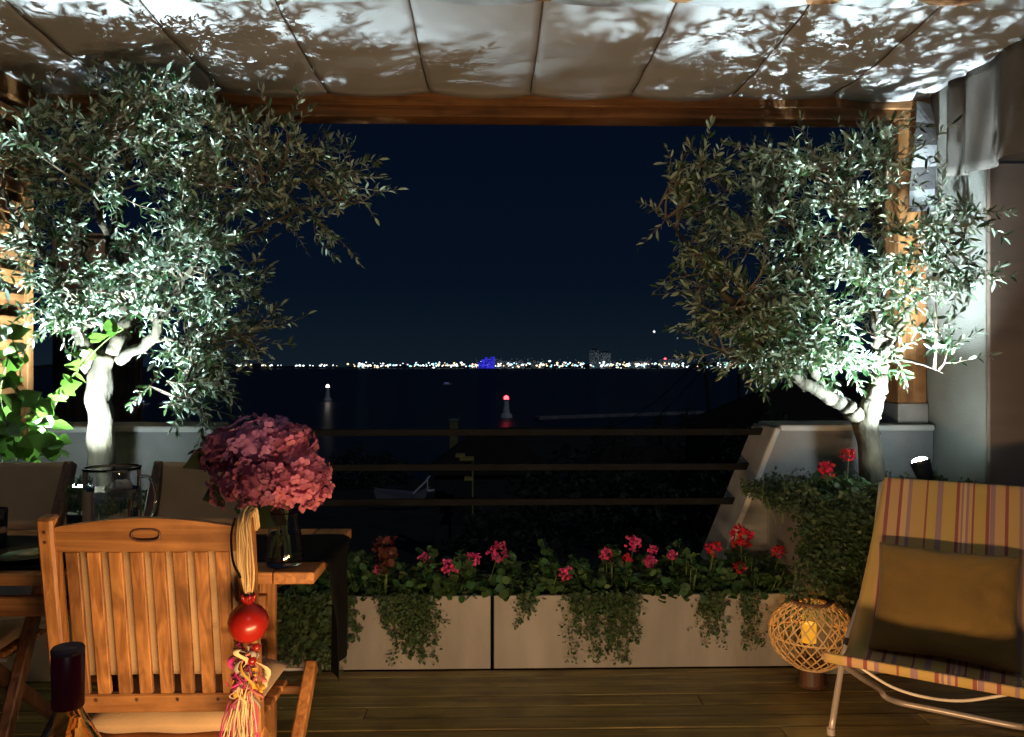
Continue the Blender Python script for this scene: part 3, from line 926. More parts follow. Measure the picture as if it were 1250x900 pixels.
# ================================================================== DINING TABLE
tb = thing('dining_table', 'slatted teak dining table with a black runner laid along it', 'table', (-.5, 2.32, 0))
Lx, Dy, TZ = 1.62, .62, .74
pw = (Dy - 4 * .005) / 5
for i in range(5):
    y0 = i * (pw + .005)
    MB().box(-Lx, -.118, y0, y0 + pw, TZ - .034, TZ, .003).build('plank', M_teakX, tb)
MB().box(-.115, 0, 0, Dy, TZ - .0345, TZ - .0005, .003).build('end_board', M_teakY, tb)
for yy in (.05, Dy - .08):
    MB().box(-Lx + .1, -.15, yy, yy + .03, .605, .660, .003).build('apron', M_teakX, tb)
    for x in (-.27, -Lx + .2):
        MB().box(x - .028, x + .028, yy - .032, yy - .002, 0.001, TZ - .036, .004).build('leg', M_teakZ, tb)
for x in (-.27, -Lx + .2):
    MB().box(x - .02, x + .02, .09, Dy - .09, .61, .65, .003).build('cross_rail', M_teakY, tb)

# black runner
def runner_pt(s, t):
    y0, y1 = 2.435, 2.815
    Ltop = 1.60; Lh = .33 + .05 * (1 - t)
    d = s * (Ltop + Lh)
    yy = y0 + (y1 - y0) * t
    if d < Ltop:
        return (-.494 - (Ltop - d), yy, TZ + .0035 + .0012 * math.sin(d * 30 + t * 6))
    h = d - Ltop
    k = min(1, h / .2)
    yy = yy + (2.62 - yy) * .35 * k
    return (-.494 + .010 + .018 * math.sin(t * 11 + h * 4) * k, yy, TZ + .002 - h)
rn = MB().grid(90, 24, runner_pt).build('table_runner', M_black, smooth=True)
solidify(rn, .002, 1)
tag(rn, 'black cloth runner hanging over the end of the dining table', 'cloth')

# black plate and dark placemat on the left of the table
pm = MB().box(-.22, .22, -.15, .15, 0, .003, .001).build('placemat', M_black, loc=(-1.42, 2.50, TZ + .0075))
tag(pm, 'dark woven placemat under the black plate', 'placemat')
pl = MB().lathe([(0, 0), (.05, 0), (.075, .006), (.105, .016), (.107, .018), (.075, .011), (.05, .005), (0, .005)], 32).build('plate', plain('black_glaze', (.012, .012, .013), .15), smooth=True, loc=(at(35, 685, 2.46).x, 2.46, TZ + .0115))
tag(pl, 'glossy black plate on the table at the left edge', 'plate')

def glass_vessel(t, prof_out, wall, name='glass_body', c=(0, 0, 0)):
    inner = [(max(r_ - wall, 0.0005), z + (wall if i == 0 else 0)) for i, (r_, z) in enumerate(prof_out)]
    prof = [(0.0004, prof_out[0][1])] + prof_out + inner[::-1] + [(0.0004, inner[0][1])]
    return MB().lathe(prof, 40, c).build(name, M_glass, t, smooth=True)

# pitcher
pp_ = at(137, 640, 2.56)
pt = thing('glass_pitcher', 'large glass pitcher of iced water standing on the table', 'pitcher', (pp_.x, 2.56, TZ + .006))
H_ = at(137, 570, 2.56).z - TZ - .006
prof = [(.070, 0), (.080, .006), (.082, .03), (.083, .10), (.083, .18), (.082, H_ - .01), (.084, H_)]
glass_vessel(pt, prof, .0035)
MB().lathe([(.0004, .0038), (.0768, .0042), (.0792, .03), (.0800, .10), (.0800, .196), (.0004, .196)], 40).build('water', M_water, pt, smooth=False)
hp = [(.082, 0, H_ - .03), (.115, 0, H_ - .035), (.132, 0, H_ - .075), (.130, 0, H_ - .125), (.108, 0, H_ - .165), (.083, 0, H_ - .175)]
MB().tube(catmull(hp, 5), [.006] * 26, 10).build('handle', M_glass, pt, smooth=True)
r = random.Random(3)
for k in range(7):
    a, q = r.uniform(0, 6.28), r.uniform(.0, .045)
    vs, fs = box_data(.034, .030, .028, .006)
    M = Matrix.Translation((q * math.cos(a), q * math.sin(a), .172 + .014 * (k % 3) + r.uniform(0, .010))) @ Matrix.Rotation(r.uniform(0, 3), 4, 'X') @ Matrix.Rotation(r.uniform(0, 3), 4, 'Y')
    MB().add(vs, fs, M).build('ice_cube', M_ice, pt)
# drinking glass at the frame edge
dg = thing('drinking_glass', 'small drinking glass at the left edge of the table', 'glass', (at(-6, 640, 2.62).x, 2.62, TZ + .006))
glass_vessel(dg, [(.026, 0), (.030, .004), (.034, .06), (.036, .125)], .002)

# small potted plant behind the pitcher
ppx = at(97, 600, 2.78)
pp = thing('potted_plant', 'small leafy plant in a black pot beside the pitcher', 'plant', (ppx.x, 2.78, TZ + .006))
MB().lathe([(.0005, 0), (.032, 0), (.040, .075), (.042, .082), (.036, .082), (.0005, .074)], 20).build('pot', M_metal_dk, pp, smooth=True)
rng = np.random.default_rng(77)
n = 260
P = norm(rng.normal(size=(n, 3))) * rng.uniform(.2, 1, (n, 1)) ** .5 * [.045, .045, .065] + [0, 0, .145]
V, F = leaves(P, rng.normal(size=(n, 3)), rng.uniform(.010, .020, n), rng.uniform(.008, .014, n), LEAF_KITE)
tag(obj('foliage', mesh_np('foliage', V, F, M_geran), pp), kind='stuff')
MB().tube([(0, 0, .07), (.004, 0, .14)], .004, 5).build('stem', M_stem, pp)

# vase with hydrangeas
vx = at(347, 690, 2.40)
va = thing('glass_vase', 'clear glass vase holding hydrangeas on the table corner', 'vase', (vx.x, 2.40, TZ + .001))
vprof = [(.040, 0), (.050, .004), (.055, .025), (.053, .06), (.046, .105), (.041, .150), (.042, .156)]
glass_vessel(va, vprof, .003)
MB().lathe([(.0004, .0035), (.0475, .0045), (.0525, .025), (.0504, .06), (.0452, .095), (.0004, .095)], 36).build('water', M_water, va)
hy = thing('hydrangea_bouquet', 'bunch of mauve and pink hydrangeas in the glass vase', 'flowers', (vx.x, 2.40, TZ + .012))
hb = hy.location.copy()
def floret_mesh(name, mat, seed):
    g = random.Random(seed)
    mb = MB()
    for k in range(4):
        a = k * math.pi / 2 + g.gauss(0, .08)
        c, s = math.cos(a), math.sin(a)
        pts = [(.08, 0, 0), (.30, .34, .03), (.62, .50, .10), (.95, .30, .10), (1.05, 0, .16), (.95, -.30, .10), (.62, -.50, .10), (.30, -.34, .03), (.55, 0, .02)]
        pts = [(x, y * .95, z * 1.8 + g.gauss(0, .07)) for x, y, z in pts]
        vs = [(x * c - y * s, x * s + y * c, z) for x, y, z in pts]
        mb.add(vs, [[i, (i + 1) % 8, 8] for i in range(8)])
    return mb.mesh(name, mat, True)
FL = {m.name: [floret_mesh('floret', m, s) for s in range(3)] for m in (M_hyd_pink, M_hyd_mauve, M_hyd_plum)}
sm = MB()
r = random.Random(12)
heads = [(368, 590, 2.36, .082, M_hyd_pink, 62), (355, 548, 2.42, .075, M_hyd_pink, 50), (312, 545, 2.40, .088, M_hyd_mauve, 64),
         (318, 590, 2.35, .080, M_hyd_plum, 60), (272, 552, 2.42, .066, M_hyd_plum, 44), (290, 590, 2.40, .075, M_hyd_plum, 46), (345, 592, 2.34, .055, M_hyd_pink, 26), (335, 540, 2.50, .08, M_hyd_mauve, 40)]
for (u, v, yy, rad, mt, n) in heads:
    c = at(u, v, yy) - hb
    core = MB().lathe([(.0005, -.66), (.45, -.55), (.72, -.15), (.72, .2), (.45, .6), (.0005, .7)], 14)
    core.v = [tuple(Vector(q) * rad) for q in core.v]
    hd = core.build('flower_head', mt, hy, smooth=True, loc=c)
    n = int(n * 1.5)
    for k in range(n):
        f = (k + .5) / n
        ph = math.acos(1 - 1.85 * f); th = k * 2.39996 + r.gauss(0, .15)
        d = Vector((math.sin(ph) * math.cos(th), math.sin(ph) * math.sin(th), math.cos(ph)))
        o = obj('floret', r.choice(FL[mt.name]), hd)
        o.location = d * rad * r.uniform(.80, 1.08)
        q = (d + Vector((r.gauss(0, .38), r.gauss(0, .38), r.gauss(0, .38)))).normalized()
        o.rotation_mode = 'QUATERNION'
        o.rotation_quaternion = q.to_track_quat('Z', 'Y') @ Matrix.Rotation(r.uniform(0, 1.57), 3, 'Z').to_quaternion()
        s = r.uniform(.0125, .0195); o.scale = (s, s, s)
    sm.tube(catmull([(r.gauss(0, .015), r.gauss(0, .015), .01), (c.x * .10 + r.gauss(0, .005), r.gauss(0, .008), .145), (c.x * .5, c.y * .5, .145 + (c.z - .145) * .5), tuple(c)], 5), .0032, 6)
sm.build('stems', M_stem, hy)
big = bpy.data.meshes.new('leaf'); hm = heart_mesh('leaf', 55); hm.materials.clear(); hm.materials.append(M_dkleaf)
for (u, v, yy, s, ex, ez) in ((262, 560, 2.40, .10, .9, 2.9), (268, 605, 2.38, .08, 1.2, 2.4), (300, 622, 2.36, .09, 1.3, 1.2), (318, 628, 2.38, .09, .9, -.3), (290, 615, 2.45, .08, 1.0, .4)):
    o = obj('leaf', hm, hy, at(u, v, yy) - hb)
    o.scale = (s, s, s); o.rotation_euler = (ex, .2, ez)

# ================================================================== CHAIRS
def chair(label, loc, rz, canvas_back, group=None):
    M_teakZ = globals()['M_darkwood'] if canvas_back else globals()['M_teakZ']  # canvas chairs: shade on posts and legs put into a darker wood
    t = thing('folding_chair', label, 'chair', loc, rz, group)
    hw_ = .254
    def back(z):  # y of the reclined back plane at height z
        return -.235 - (z - .44) * .16
    for s in (-1, 1):
        x = s * (hw_ - .019)
        MB().bar((x, back(.955), .955), (x, .16, .003), .038, .042, .005, up=(0, 1, 0)).build('leg', M_teakZ, t) if canvas_back else None
        if not canvas_back:
            MB().bar((x, back(.960), .960), (x, back(.40), .40), .038, .044, .006, up=(0, 1, 0)).build('back_post', M_teakZ, t)
            MB().bar((x, back(.40) + .004, .398), (x, .20, .003), .036, .040, .005, up=(0, 1, 0)).build('leg', M_teakZ, t)
        MB().bar((s * (hw_ + .028 if not canvas_back else hw_ - .062), .20, .415), (s * (hw_ + .028 if not canvas_back else hw_ - .062), -.30, .003), .034, .042, .005, up=(0, 1, 0)).build('leg', M_teakZ, t)
    MB().box(-hw_ - .01, hw_ + .01, .186, .214, .325, .350, .004).build('front_rail', M_teakX, t)
    MB().tube([(-hw_ - .045, .205, .395), (hw_ + .045, .205, .395)], .006, 8).build('pivot_rod', M_zinc, t)
    for i in range(6):
        y0 = -.20 + i * .068
        MB().box(-hw_ + .045, hw_ - .045, y0, y0 + .056, .352, .368, .003).build('seat_slat', M_teakX, t)
    for s in (-1, 1):
        MB().box(s * .16 - .015, s * .16 + .015, -.22, .19, .324, .3505, .003).build('seat_rail', M_teakY, t)
    if canvas_back:
        o = MB().grid(16, 10, lambda s, u: (-hw_ + .012 + (2 * hw_ - .024) * s, back(.71 + .25 * u) + .022 - .030 * math.sin(math.pi * s), .71 + .25 * u - .006 * math.sin(math.pi * s) * (1 if u > .9 else 0))).build('back_canvas', M_tan, t, smooth=True)
        solidify(o, .004)
        MB().bar((-hw_ + .04, back(.60), .60), (hw_ - .04, back(.60), .60), .02, .03, .003).build('stretcher', M_teakX, t)
    else:
        # arched top rail with an oval emblem
        n = 18; vs = []
        for i in range(n + 1):
            s = i / n; x = -hw_ + .0385 + (2 * hw_ - .077) * s
            zt = .934 + .022 * math.sin(math.pi * s); zb = .873
            yb = back(.90) - .012 + .0 * s
            for (dy, z) in ((-.012, zb), (-.012, zt), (.012, zt), (.012, zb)):
                vs.append((x, back(z) + dy, z))
        fs = []
        for i in range(n):
            for k in range(4):
                q = (k + 1) % 4
                fs.append([4 * i + k, 4 * i + q, 4 * i + 4 + q, 4 * i + 4 + k])
        fs += [[0, 1, 2, 3], [4 * n + 3, 4 * n + 2, 4 * n + 1, 4 * n]]
        me = MB().add(vs, fs).mesh('top_rail', M_teakX)
        bm = bmesh.new(); bm.from_mesh(me); bmesh.ops.recalc_face_normals(bm, faces=bm.faces); bm.to_mesh(me); bm.free()
        tr = obj('top_rail', me, t)
        ring = [(.034 * math.copysign(abs(math.cos(a)) ** .7, math.cos(a)), back(.915) - .0135, .915 + .014 * math.copysign(abs(math.sin(a)) ** .7, math.sin(a))) for a in [2 * math.pi * k / 28 for k in range(28)]]
        MB().tube(ring, .0032, 6, closed=True).build('emblem', M_darkwood, tr, smooth=True)
        MB().bar((-hw_ + .039, back(.482), .482), (hw_ - .039, back(.482), .482), .026, .046, .004).build('bottom_rail', M_teakX, t)
        for i in range(8):
            x = -.183 + i * .0513
            MB().bar((x, back(.506), .506), (x, back(.872), .872), .032, .013, .002, up=(0, 1, 0)).build('slat', M_teakZ, t)
        for s in (-1, 1):
            for (x, z) in ((s * (hw_ - .019), .90), (s * (hw_ - .019), .925)):
                MB().tube([(x, back(z) - .0235, z), (x, back(z) - .0215, z)], .0045, 8).build('dowel', M_darkwood, t)
        for x in (-.15, -.05, .05, .15):
            MB().tube([(x, back(.49) - .0145, .492), (x, back(.49) - .013, .492)], .0042, 8).build('dowel', M_darkwood, t)
    return t
CX = at(185, 640, 2.02).x
chair('slatted teak folding chair seen from behind in the foreground', (CX, 2.31, 0), 0, False)
FX = []
for u, lab in ((75, 'canvas backed folding chair at the left edge beyond the table'), (182, 'canvas backed folding chair behind the hydrangeas')):
    p = at(u, 600, 3.06)
    x = p.x - .24 if u == 75 else p.x + .245
    chair(lab, (x, 2.82, 0), math.pi, True, 'canvas chairs beyond the table')
    FX.append(x)

def pad(name, w, d, h, mat, parent, loc, rot, n=18, ex=6, pinch=.015, wr=0.0):
    """soft cushion: superellipse slab with pinched edges"""
    mb = MB()
    def f(sgn):
        def g(s, t):
            x, y = s * 2 - 1, t * 2 - 1
            e = max(0, (1 - abs(x) ** ex)) ** .5 * max(0, (1 - abs(y) ** ex)) ** .5
            k = 1 - pinch * (1 - abs(x * y)) * max(abs(x), abs(y)) ** 3
            return (x * w / 2 * k, y * d / 2 * k, sgn * (h / 2) * (.06 + .94 * e) + .003 * math.sin(x * 7 + y * 3) * e + wr * e * (math.sin(x * 19 - y * 11 + 2 * math.sin(y * 5)) * max(0, x) + .7 * math.sin(y * 15 + x * 6) * abs(x) ** 2))
        return g
    mb.grid(n, n, f(1)); o = len(mb.f)
    mb.grid(n, n, f(-1))
    for i in range(o, len(mb.f)): mb.f[i] = mb.f[i][::-1]
    # rim
    q = mb.build(name, mat, parent, smooth=True, loc=loc)
    q.rotation_euler = rot
    bm = bmesh.new(); bm.from_mesh(q.data); bmesh.ops.remove_doubles(bm, verts=bm.verts, dist=.0002)
    bnd = [e_ for e_ in bm.edges if e_.is_boundary]
    if bnd: bmesh.ops.bridge_loops(bm, edges=bnd)
    bm.to_mesh(q.data); bm.free()
    return q
ck = thing('chair_cushion', 'tan seat and back cushion on the slatted teak chair', 'cushion', (CX, 2.31, .368))
pad('back_pad', .42, .345, .030, M_tan, ck, (0, -.252, .345), (R(90 + 9), 0, 0))
pad('seat_pad', .41, .42, .078, M_tan, ck, (0, -.002, .040), (0, 0, 0))
for x, lab in zip(FX, ('tan seat cushion on the left canvas chair', 'tan seat cushion on the canvas chair behind the hydrangeas')):
    tag(pad('seat_cushion', .42, .40, .045, M_tan, None, (x, 2.82, .392), (0, 0, 0)), lab, 'cushion')

# pomegranate ornament hung on the chair post
orn = thing('hanging_ornament', 'red ceramic pomegranate on raffia with ribbons hung from the slatted chair', 'ornament', at(303, 760, 1.945))
ob = orn.location.copy()
K = Vector((0, 0, 0))
prof = [(.0005, -.0455), (.018, -.043), (.034, -.033), (.045, -.012), (.047, .004), (.042, .022), (.030, .036), (.016, .043), (.011, .047), (.012, .056), (.017, .066), (.014, .064), (.009, .050), (.0005, .048)]
po = MB().lathe(prof, 32).build('pomegranate', M_ceramic, orn, smooth=True)
cr_ = MB()
for k in range(6):
    a = k * math.pi / 3
    cr_.tube([(.012 * math.cos(a), .012 * math.sin(a), .052), (.018 * math.cos(a), .018 * math.sin(a), .071)], [.005, .001], 5)
cr_.build('crown_tips', M_ceramic, po, smooth=True)
r = random.Random(21)
top = at(297, 632, 1.93) - ob
rf = MB()
for k in range(26):
    f = (k - 12.5) / 12.5
    b0 = Vector((r.gauss(0, .004), r.gauss(0, .004), .058))
    mid = (top + b0) * .5 + Vector((.015 * f + r.gauss(0, .003), r.gauss(-.006, .006), r.uniform(-.02, .03)))
    tp = top + Vector((.014 * f, r.gauss(0, .006), r.gauss(0, .004)))
    rf.tube(catmull([b0, b0.lerp(mid, .5) + Vector((.004 * f, 0, 0)), mid, tp + Vector((0, 0, -.01)), tp + Vector((0, .05, .012)), tp + Vector((0, .075, -.04))], 4), r.uniform(.0012, .0028), 5)
rf.build('raffia_loop', M_raffia, orn, smooth=True)
lp = [top + Vector((-.018, -.004, .0)), top + Vector((-.026, -.006, -.04)), top + Vector((-.022, -.006, -.10)), top + Vector((-.005, -.004, -.14))]
MB().tube(catmull(lp, 5), .0028, 6).build('black_cord', M_black, orn)
M_rib = [plain('ribbon_' + nme, c, .7, var=.2, scale=20) for nme, c in (('magenta', (.55, .03, .20)), ('plum', (.20, .03, .06)), ('cream', (.62, .47, .24)), ('yellow', (.62, .32, .03)), ('grey', (.33, .27, .22)), ('rose', (.60, .16, .16)))]
for k in range(52):
    z0 = -.042 - r.uniform(0, .10); L = r.uniform(.03, .085)
    a = r.uniform(0, 6.28); x0, y0 = r.gauss(-.002, .013), r.gauss(-.008, .010)
    w_ = r.uniform(.007, .016); ph = r.uniform(0, 6); dx = r.gauss(-.008 if k % 2 else .003, .018)
    fn = lambda s, t: (x0 + dx * t + .010 * math.sin(ph + t * 7) + (s - .5) * w_ * math.cos(a + t * 1.8), y0 - .012 * math.sin(ph * 2 + t * 5) + (s - .5) * w_ * math.sin(a + t * 1.8), z0 - L * t)
    solidify(MB().grid(2, 9, fn).build('ribbon', M_rib[k % 6], orn, smooth=True), .0008)
tas, tas2 = MB(), MB()
for k in range(66):
    x0 = r.gauss(-.004, .010); y0 = r.gauss(-.006, .008); z0 = -.115 - r.uniform(0, .03)
    pts = [(x0, y0, z0)]
    vx = r.gauss(-.002, .003)
    for i in range(6):
        pts.append((pts[-1][0] + vx + r.gauss(0, .003), pts[-1][1] + r.gauss(0, .003), pts[-1][2] - .028))
    (tas if k % 3 else tas2).tube(pts, .0015, 4)
tas.build('tassel', M_rib[2], orn, smooth=True)
tas2.build('tassel', M_rib[0], orn, smooth=True)
MB().lathe([(.0005, -.011), (.008, -.008), (.011, 0), (.008, .008), (.0005, .011)], 14, (.012, -.012, -.085)).build('red_bead', M_ceramic, orn, smooth=True)
MB().lathe([(.0005, -.009), (.007, -.007), (.009, 0), (.007, .007), (.0005, .009)], 14, (.022, -.010, -.055)).build('red_bead', M_ceramic, orn, smooth=True)

# bottle on a small near table
bx = at(83, 790, .95)
sdt = thing('side_table', 'small round metal side table just below the frame at the left', 'table', (bx.x, .95, 0))
ztop = bx.z - .305
MB().lathe([(.0005, ztop - .012), (.16, ztop - .012), (.165, ztop - .006), (.16, ztop), (.0005, ztop)], 32).build('table_top', M_metal_dk, sdt, smooth=False)
for k in range(3):
    a = k * 2.094 + .5
    MB().tube([(.05 * math.cos(a), .05 * math.sin(a), ztop - .013), (.15 * math.cos(a), .15 * math.sin(a), .001)], .007, 8).build('leg', M_metal_dk, sdt)
bt = thing('wine_bottle', 'bottle with a dark red foil neck in the left foreground', 'bottle', (bx.x, .95, ztop + .001))
MB().lathe([(.0005, 0), (.036, 0), (.040, .006), (.040, .16), (.036, .19), (.022, .218), (.0150, .232), (.0145, .300), (.0115, .300), (.012, .232), (.018, .214), (.032, .186), (.036, .16), (.036, .012), (.0005, .010)], 32).build('glass_body', M_bottle, bt, smooth=True)
MB().lathe([(.0168, .236), (.0172, .238), (.0176, .297), (.0160, .2985), (.0152, .2975), (.0152, .237)], 28).build('foil_sleeve', M_foil, bt, smooth=True)
MB().lathe([(.0177, .2975), (.0180, .299), (.0180, .302), (.0160, .305), (.010, .3015), (.0005, .3012)], 22).build('torn_foil_top', M_foiltop, bt, smooth=False)

# ================================================================== LOUNGE CHAIR
ANG = R(-34)
lc = thing('lounge_chair', 'striped canvas lounge chair with a pale tubular frame at right', 'lounge chair', (1.10, 2.68, 0), ANG)
Wd = .595
prof = catmull([(.0, .372), (.10, .325), (.22, .285), (.36, .268), (.46, .315), (.56, .44), (.70, .645), (.85, .865)], 6)  if False else None
pr = [Vector((0, p[0], p[1])) for p in ((-.006, .345), (-.012, .362), (0, .374), (.10, .330), (.22, .292), (.35, .272), (.45, .315), (.56, .435), (.70, .625), (.85, .838), (.868, .845), (.878, .832), (.866, .815))]
prc = catmull(pr, 6)
nP = len(prc) - 1
def sling(s, t):
    f = t * nP; i = min(nP - 1, int(f)); q = prc[i].lerp(prc[i + 1], f - i)
    narrow = 0.03 * max(0, (q.z - .3) / .57) if q.y > .3 else 0
    x = s * Wd
    x = x + (narrow if s < .5 else -narrow) * abs(2 * s - 1) + .03 * max(0, (q.z - .3) / .57) * (1 if q.y > .3 else 0)
    dip = -.014 * math.sin(math.pi * s) * math.sin(math.pi * min(1, max(0, (q.y) / .8))) 
    return (x, q.y + .0, q.z + dip)
slg = MB().grid(28, nP * 1, sling).build('sling', M_stripe, lc, smooth=True)
solidify(slg, .004)
for s, xo in ((0, -.03), (1, .03)):
    x = s * Wd
    foot = (x + xo, .25, .012); topp = (x + .03 + (.016 if s == 0 else -.016), .878, .832)
    pts = catmull([foot, (x + xo * .6 + .006, .45, .285), (x + .018 + (.02 if s == 0 else -.02), .645, .505), topp], 6)
    MB().tube(pts, .0115, 10).build('back_leg', M_lounge_tube, lc, smooth=True)
    MB().lathe([(.0005, -.011), (.015, -.011), (.015, .012), (.0005, .012)], 12, foot).build('foot_cap', M_lounge_tube, lc)
MB().tube([(.05, .868, .832), (Wd + .010, .868, .832)], .011, 10).build('top_bar', M_lounge_tube, lc, smooth=True)
MB().tube([(-.006, .0, .360), (Wd + .006, .0, .360)], .0115, 10).build('front_bar', M_lounge_tube, lc, smooth=True)
u_pts = catmull([(.035, .02, .352), (.06, .30, .21), (.085, .56, .085), (.10, .60, .045), (.15, .64, .018), (.28, .645, .016), (Wd - .07, .64, .018), (Wd - .03, .60, .045), (Wd - .025, .56, .085), (Wd - .025, .30, .21), (Wd - .025, .02, .352)], 6)
MB().tube(u_pts, .0115, 10).build('seat_frame', M_lounge_tube, lc, smooth=True)
bow = catmull([(.10, .03, .338), (.20, .03, .292), (.30, .03, .28), (.40, .03, .292), (Wd - .08, .03, .335)], 6)
MB().tube(bow, .005, 8).build('bow_cord', plain('pale_cord', (.70, .60, .48), .5), lc, smooth=True)
for s, x in ((0, -.012), (1, Wd + .012)):
    MB().tube([(x, .44, .265), (x + .004, .455, .288)], .0165, 10).build('clip', M_metal_dk, lc)
# pillow
piv = Matrix.Translation((1.10, 2.68, 0)) @ Matrix.Rotation(ANG, 4, 'Z')
pil = pad('pillow', .47, .42, .125, M_ochre, None, piv @ Vector((.31, .505, .462)), (R(54), 0, ANG), n=44, ex=3.0, pinch=.07, wr=.0045)
tag(pil, 'plump ochre brown pillow leaning on the striped lounge chair', 'pillow')

# ================================================================== WICKER LANTERN
lc0 = at(991, 773, 3.36)
ln = thing('wicker_lantern', 'round open weave bamboo lantern with a glowing candle', 'lantern', (lc0.x, 3.36, 0))
RX, RZ, cz = .170, .133, lc0.z
def cane_mesh(sg):
    pts = []
    for i in range(15):
        s = -1 + 2 * i / 14
        lat = s * R(66); lon = sg * s * R(44)
        rr = RX * math.cos(lat) * (1 + (.012 if sg > 0 else 0))
        pts.append((rr * math.cos(lon), rr * math.sin(lon), RZ * 1.08 * math.sin(lat)))
    return MB().tube(pts, .0031, 5).mesh('cane', M_cane, True)
for sg in (-1, 1):
    me = cane_mesh(sg)
    for k in range(24):
        o = obj('cane', me, ln, (0, 0, cz)); o.rotation_euler = (0, 0, 2 * math.pi * (k + .25 * sg) / 24)
def ring(rad, z, th, nm, mat):
    MB().tube([(rad * math.cos(a), rad * math.sin(a), cz + z) for a in [2 * math.pi * k / 40 for k in range(40)]], th, 6, closed=True).build(nm, mat, ln, smooth=True)
ring(RX * .985, -.005, .004, 'ring', M_cane)
ring(.073, RZ * .99, .0075, 'top_ring', plain('dark_cane', (.16, .075, .035), .5))
ring(.062, RZ * .975, .006, 'top_ring', M_darkwood)
ring(.074, -RZ * .985, .006, 'bottom_ring', M_cane)
MB().lathe([(.0005, -RZ * .96), (.07, -RZ * .96), (.07, -RZ * .93), (.0005, -RZ * .93)], 24, (0, 0, cz)).build('base_disc', M_darkwood, ln)
MB().lathe([(.0005, .001), (.060, .001), (.052, .010), (.048, cz - RZ - .008), (.0005, cz - RZ - .008)], 24).build('stand', M_darkwood, ln)
cd = thing('led_candle', 'yellow glowing candle inside the bamboo lantern', 'candle', (lc0.x - .012, 3.36, cz - RZ * .93 + .0005))
MB().lathe([(.0005, 0), (.030, 0), (.028, .008), (.010, .020), (.012, .050), (.026, .086), (.0005, .086)], 20).build('holder', glass('candle_holder', (.9, .75, .5), .1), cd, smooth=True)
MB().lathe([(.0005, .087), (.029, .087), (.030, .160), (.026, .166), (.020, .158), (.0005, .156)], 24).build('wax', M_candle, cd, smooth=True)
lamp('candle_light', 'POINT', (lc0.x - .012, 3.36, cz + .060), .9, (1, .45, .08), shadow_soft_size=.02)

# ================================================================== FAR THINGS
rnd = random.Random(5)
M_white_l = emis('light_white', (.85, .95, 1.0), 2.6)
M_warm_l = emis('light_warm', (1.0, .72, .42), 2.2)
M_cyan_l = emis('light_cyan', (.35, .85, 1.0), 2.2)
M_red_l = emis('light_red', (1.0, .06, .08), 6)
M_blue_l = emis('light_blue', (.04, .03, .85), .8)
M_viol_l = emis('light_violet', (.25, .25, 1.0), .6)
M_dimw = emis('light_dim', (.6, .65, .75), .16)
M_dark = plain('night_building', (.035, .04, .045), .9, var=.3, scale=.02)
def octa(mb, c, rx, rz):
    x, yy, z = c
    vs = [(x + rx, yy, z), (x - rx, yy, z), (x, yy + rx, z), (x, yy - rx, z), (x, yy, z + rz), (x, yy, z - rz)]
    mb.add(vs, [[0, 2, 4], [2, 1, 4], [1, 3, 4], [3, 0, 4], [2, 0, 5], [1, 2, 5], [3, 1, 5], [0, 3, 5]])
# city lights along the far shore: one mass per colour of lamp
dist = 7900
bags = {'w': MB(), 'y': MB(), 'c': MB(), 'd': MB()}
def clight(u, v, size, key):
    p = at(u, v, dist + rnd.uniform(-60, 60))
    octa(bags[key], p, size * rnd.uniform(1.0, 1.6), size)
for k in range(330):
    u = rnd.uniform(560, 985) if k % 5 else rnd.uniform(420, 560)
    clight(u, 445.5 + rnd.gauss(0, 1.6), rnd.uniform(4, 10.5), rnd.choice('wwwyyc'))
for k in range(40):
    u0 = rnd.uniform(225, 560)
    if int(u0 / 26) % 3 == 1: continue
    for j in range(3):
        clight(u0 + rnd.uniform(-7, 7), 446.3 + rnd.gauss(0, .5), rnd.uniform(4, 8.5), rnd.choice('wwy'))
for k in range(150):
    u = rnd.uniform(570, 960)
    clight(u, 440.5 + rnd.gauss(0, 2.0), rnd.uniform(2.5, 4.5), 'd')
for key, mt, lab in (('w', M_white_l, 'white lamps of the city scattered along the far shore'), ('y', M_warm_l, 'warm yellow lamps of the city along the far shore'),
                     ('c', M_cyan_l, 'cyan lamps of the city along the far shore'), ('d', M_dimw, 'dim windows of the city above the far shore')):
    tag(bags[key].build('city_lights', mt), lab, 'city lights', kind='stuff')

def facade_mat():
    m, n, l, p = new_mat('far_tower_windows')
    tc = n.new('ShaderNodeTexCoord'); br = n.new('ShaderNodeTexVoronoi'); br.inputs['Scale'].default_value = .09
    l.new(tc.outputs['Object'], br.inputs['Vector'])
    rp = n.new('ShaderNodeValToRGB'); rp.color_ramp.interpolation = 'CONSTANT'
    rp.color_ramp.elements[0].color = (.10, .13, .16, 1); rp.color_ramp.elements[1].position = .35; rp.color_ramp.elements[1].color = (.004, .006, .009, 1)
    l.new(br.outputs['Distance'], rp.inputs[0])
    p.inputs['Base Color'].default_value = (.03, .035, .04, 1)
    l.new(rp.outputs[0], p.inputs['Emission Color']); p.inputs['Emission Strength'].default_value = 1
    return m
M_fac = facade_mat()
def tower(u0, u1, v, label, mat=M_fac, name='tower_block', cat='building'):
    a, b = at(u0, v, 8050), at(u1, v, 8050)
    t = thing(name, label, cat, ((a.x + b.x) / 2, 8050, SEA))
    w = (b.x - a.x) / 2; h = a.z - SEA
    MB().box(-w, w, -w, w, 0, h * .92, 0).build('tower', mat, t)
    MB().box(-w * .6, w * .6, -w * .6, w * .6, h * .92 + .1, h, 0).build('roof_plant', M_dark, t)
    return t
tower(720, 731, 426, 'taller dim tower block on the far skyline')
tower(733, 745, 429, 'shorter dim tower block right of the tall one')
tower(604, 612, 437, 'dark tower just right of the blue lit building')
tower(612, 640, 440, 'low wide dark block on the far skyline')
tower(648, 664, 440, 'low dark block left of the skyline middle')
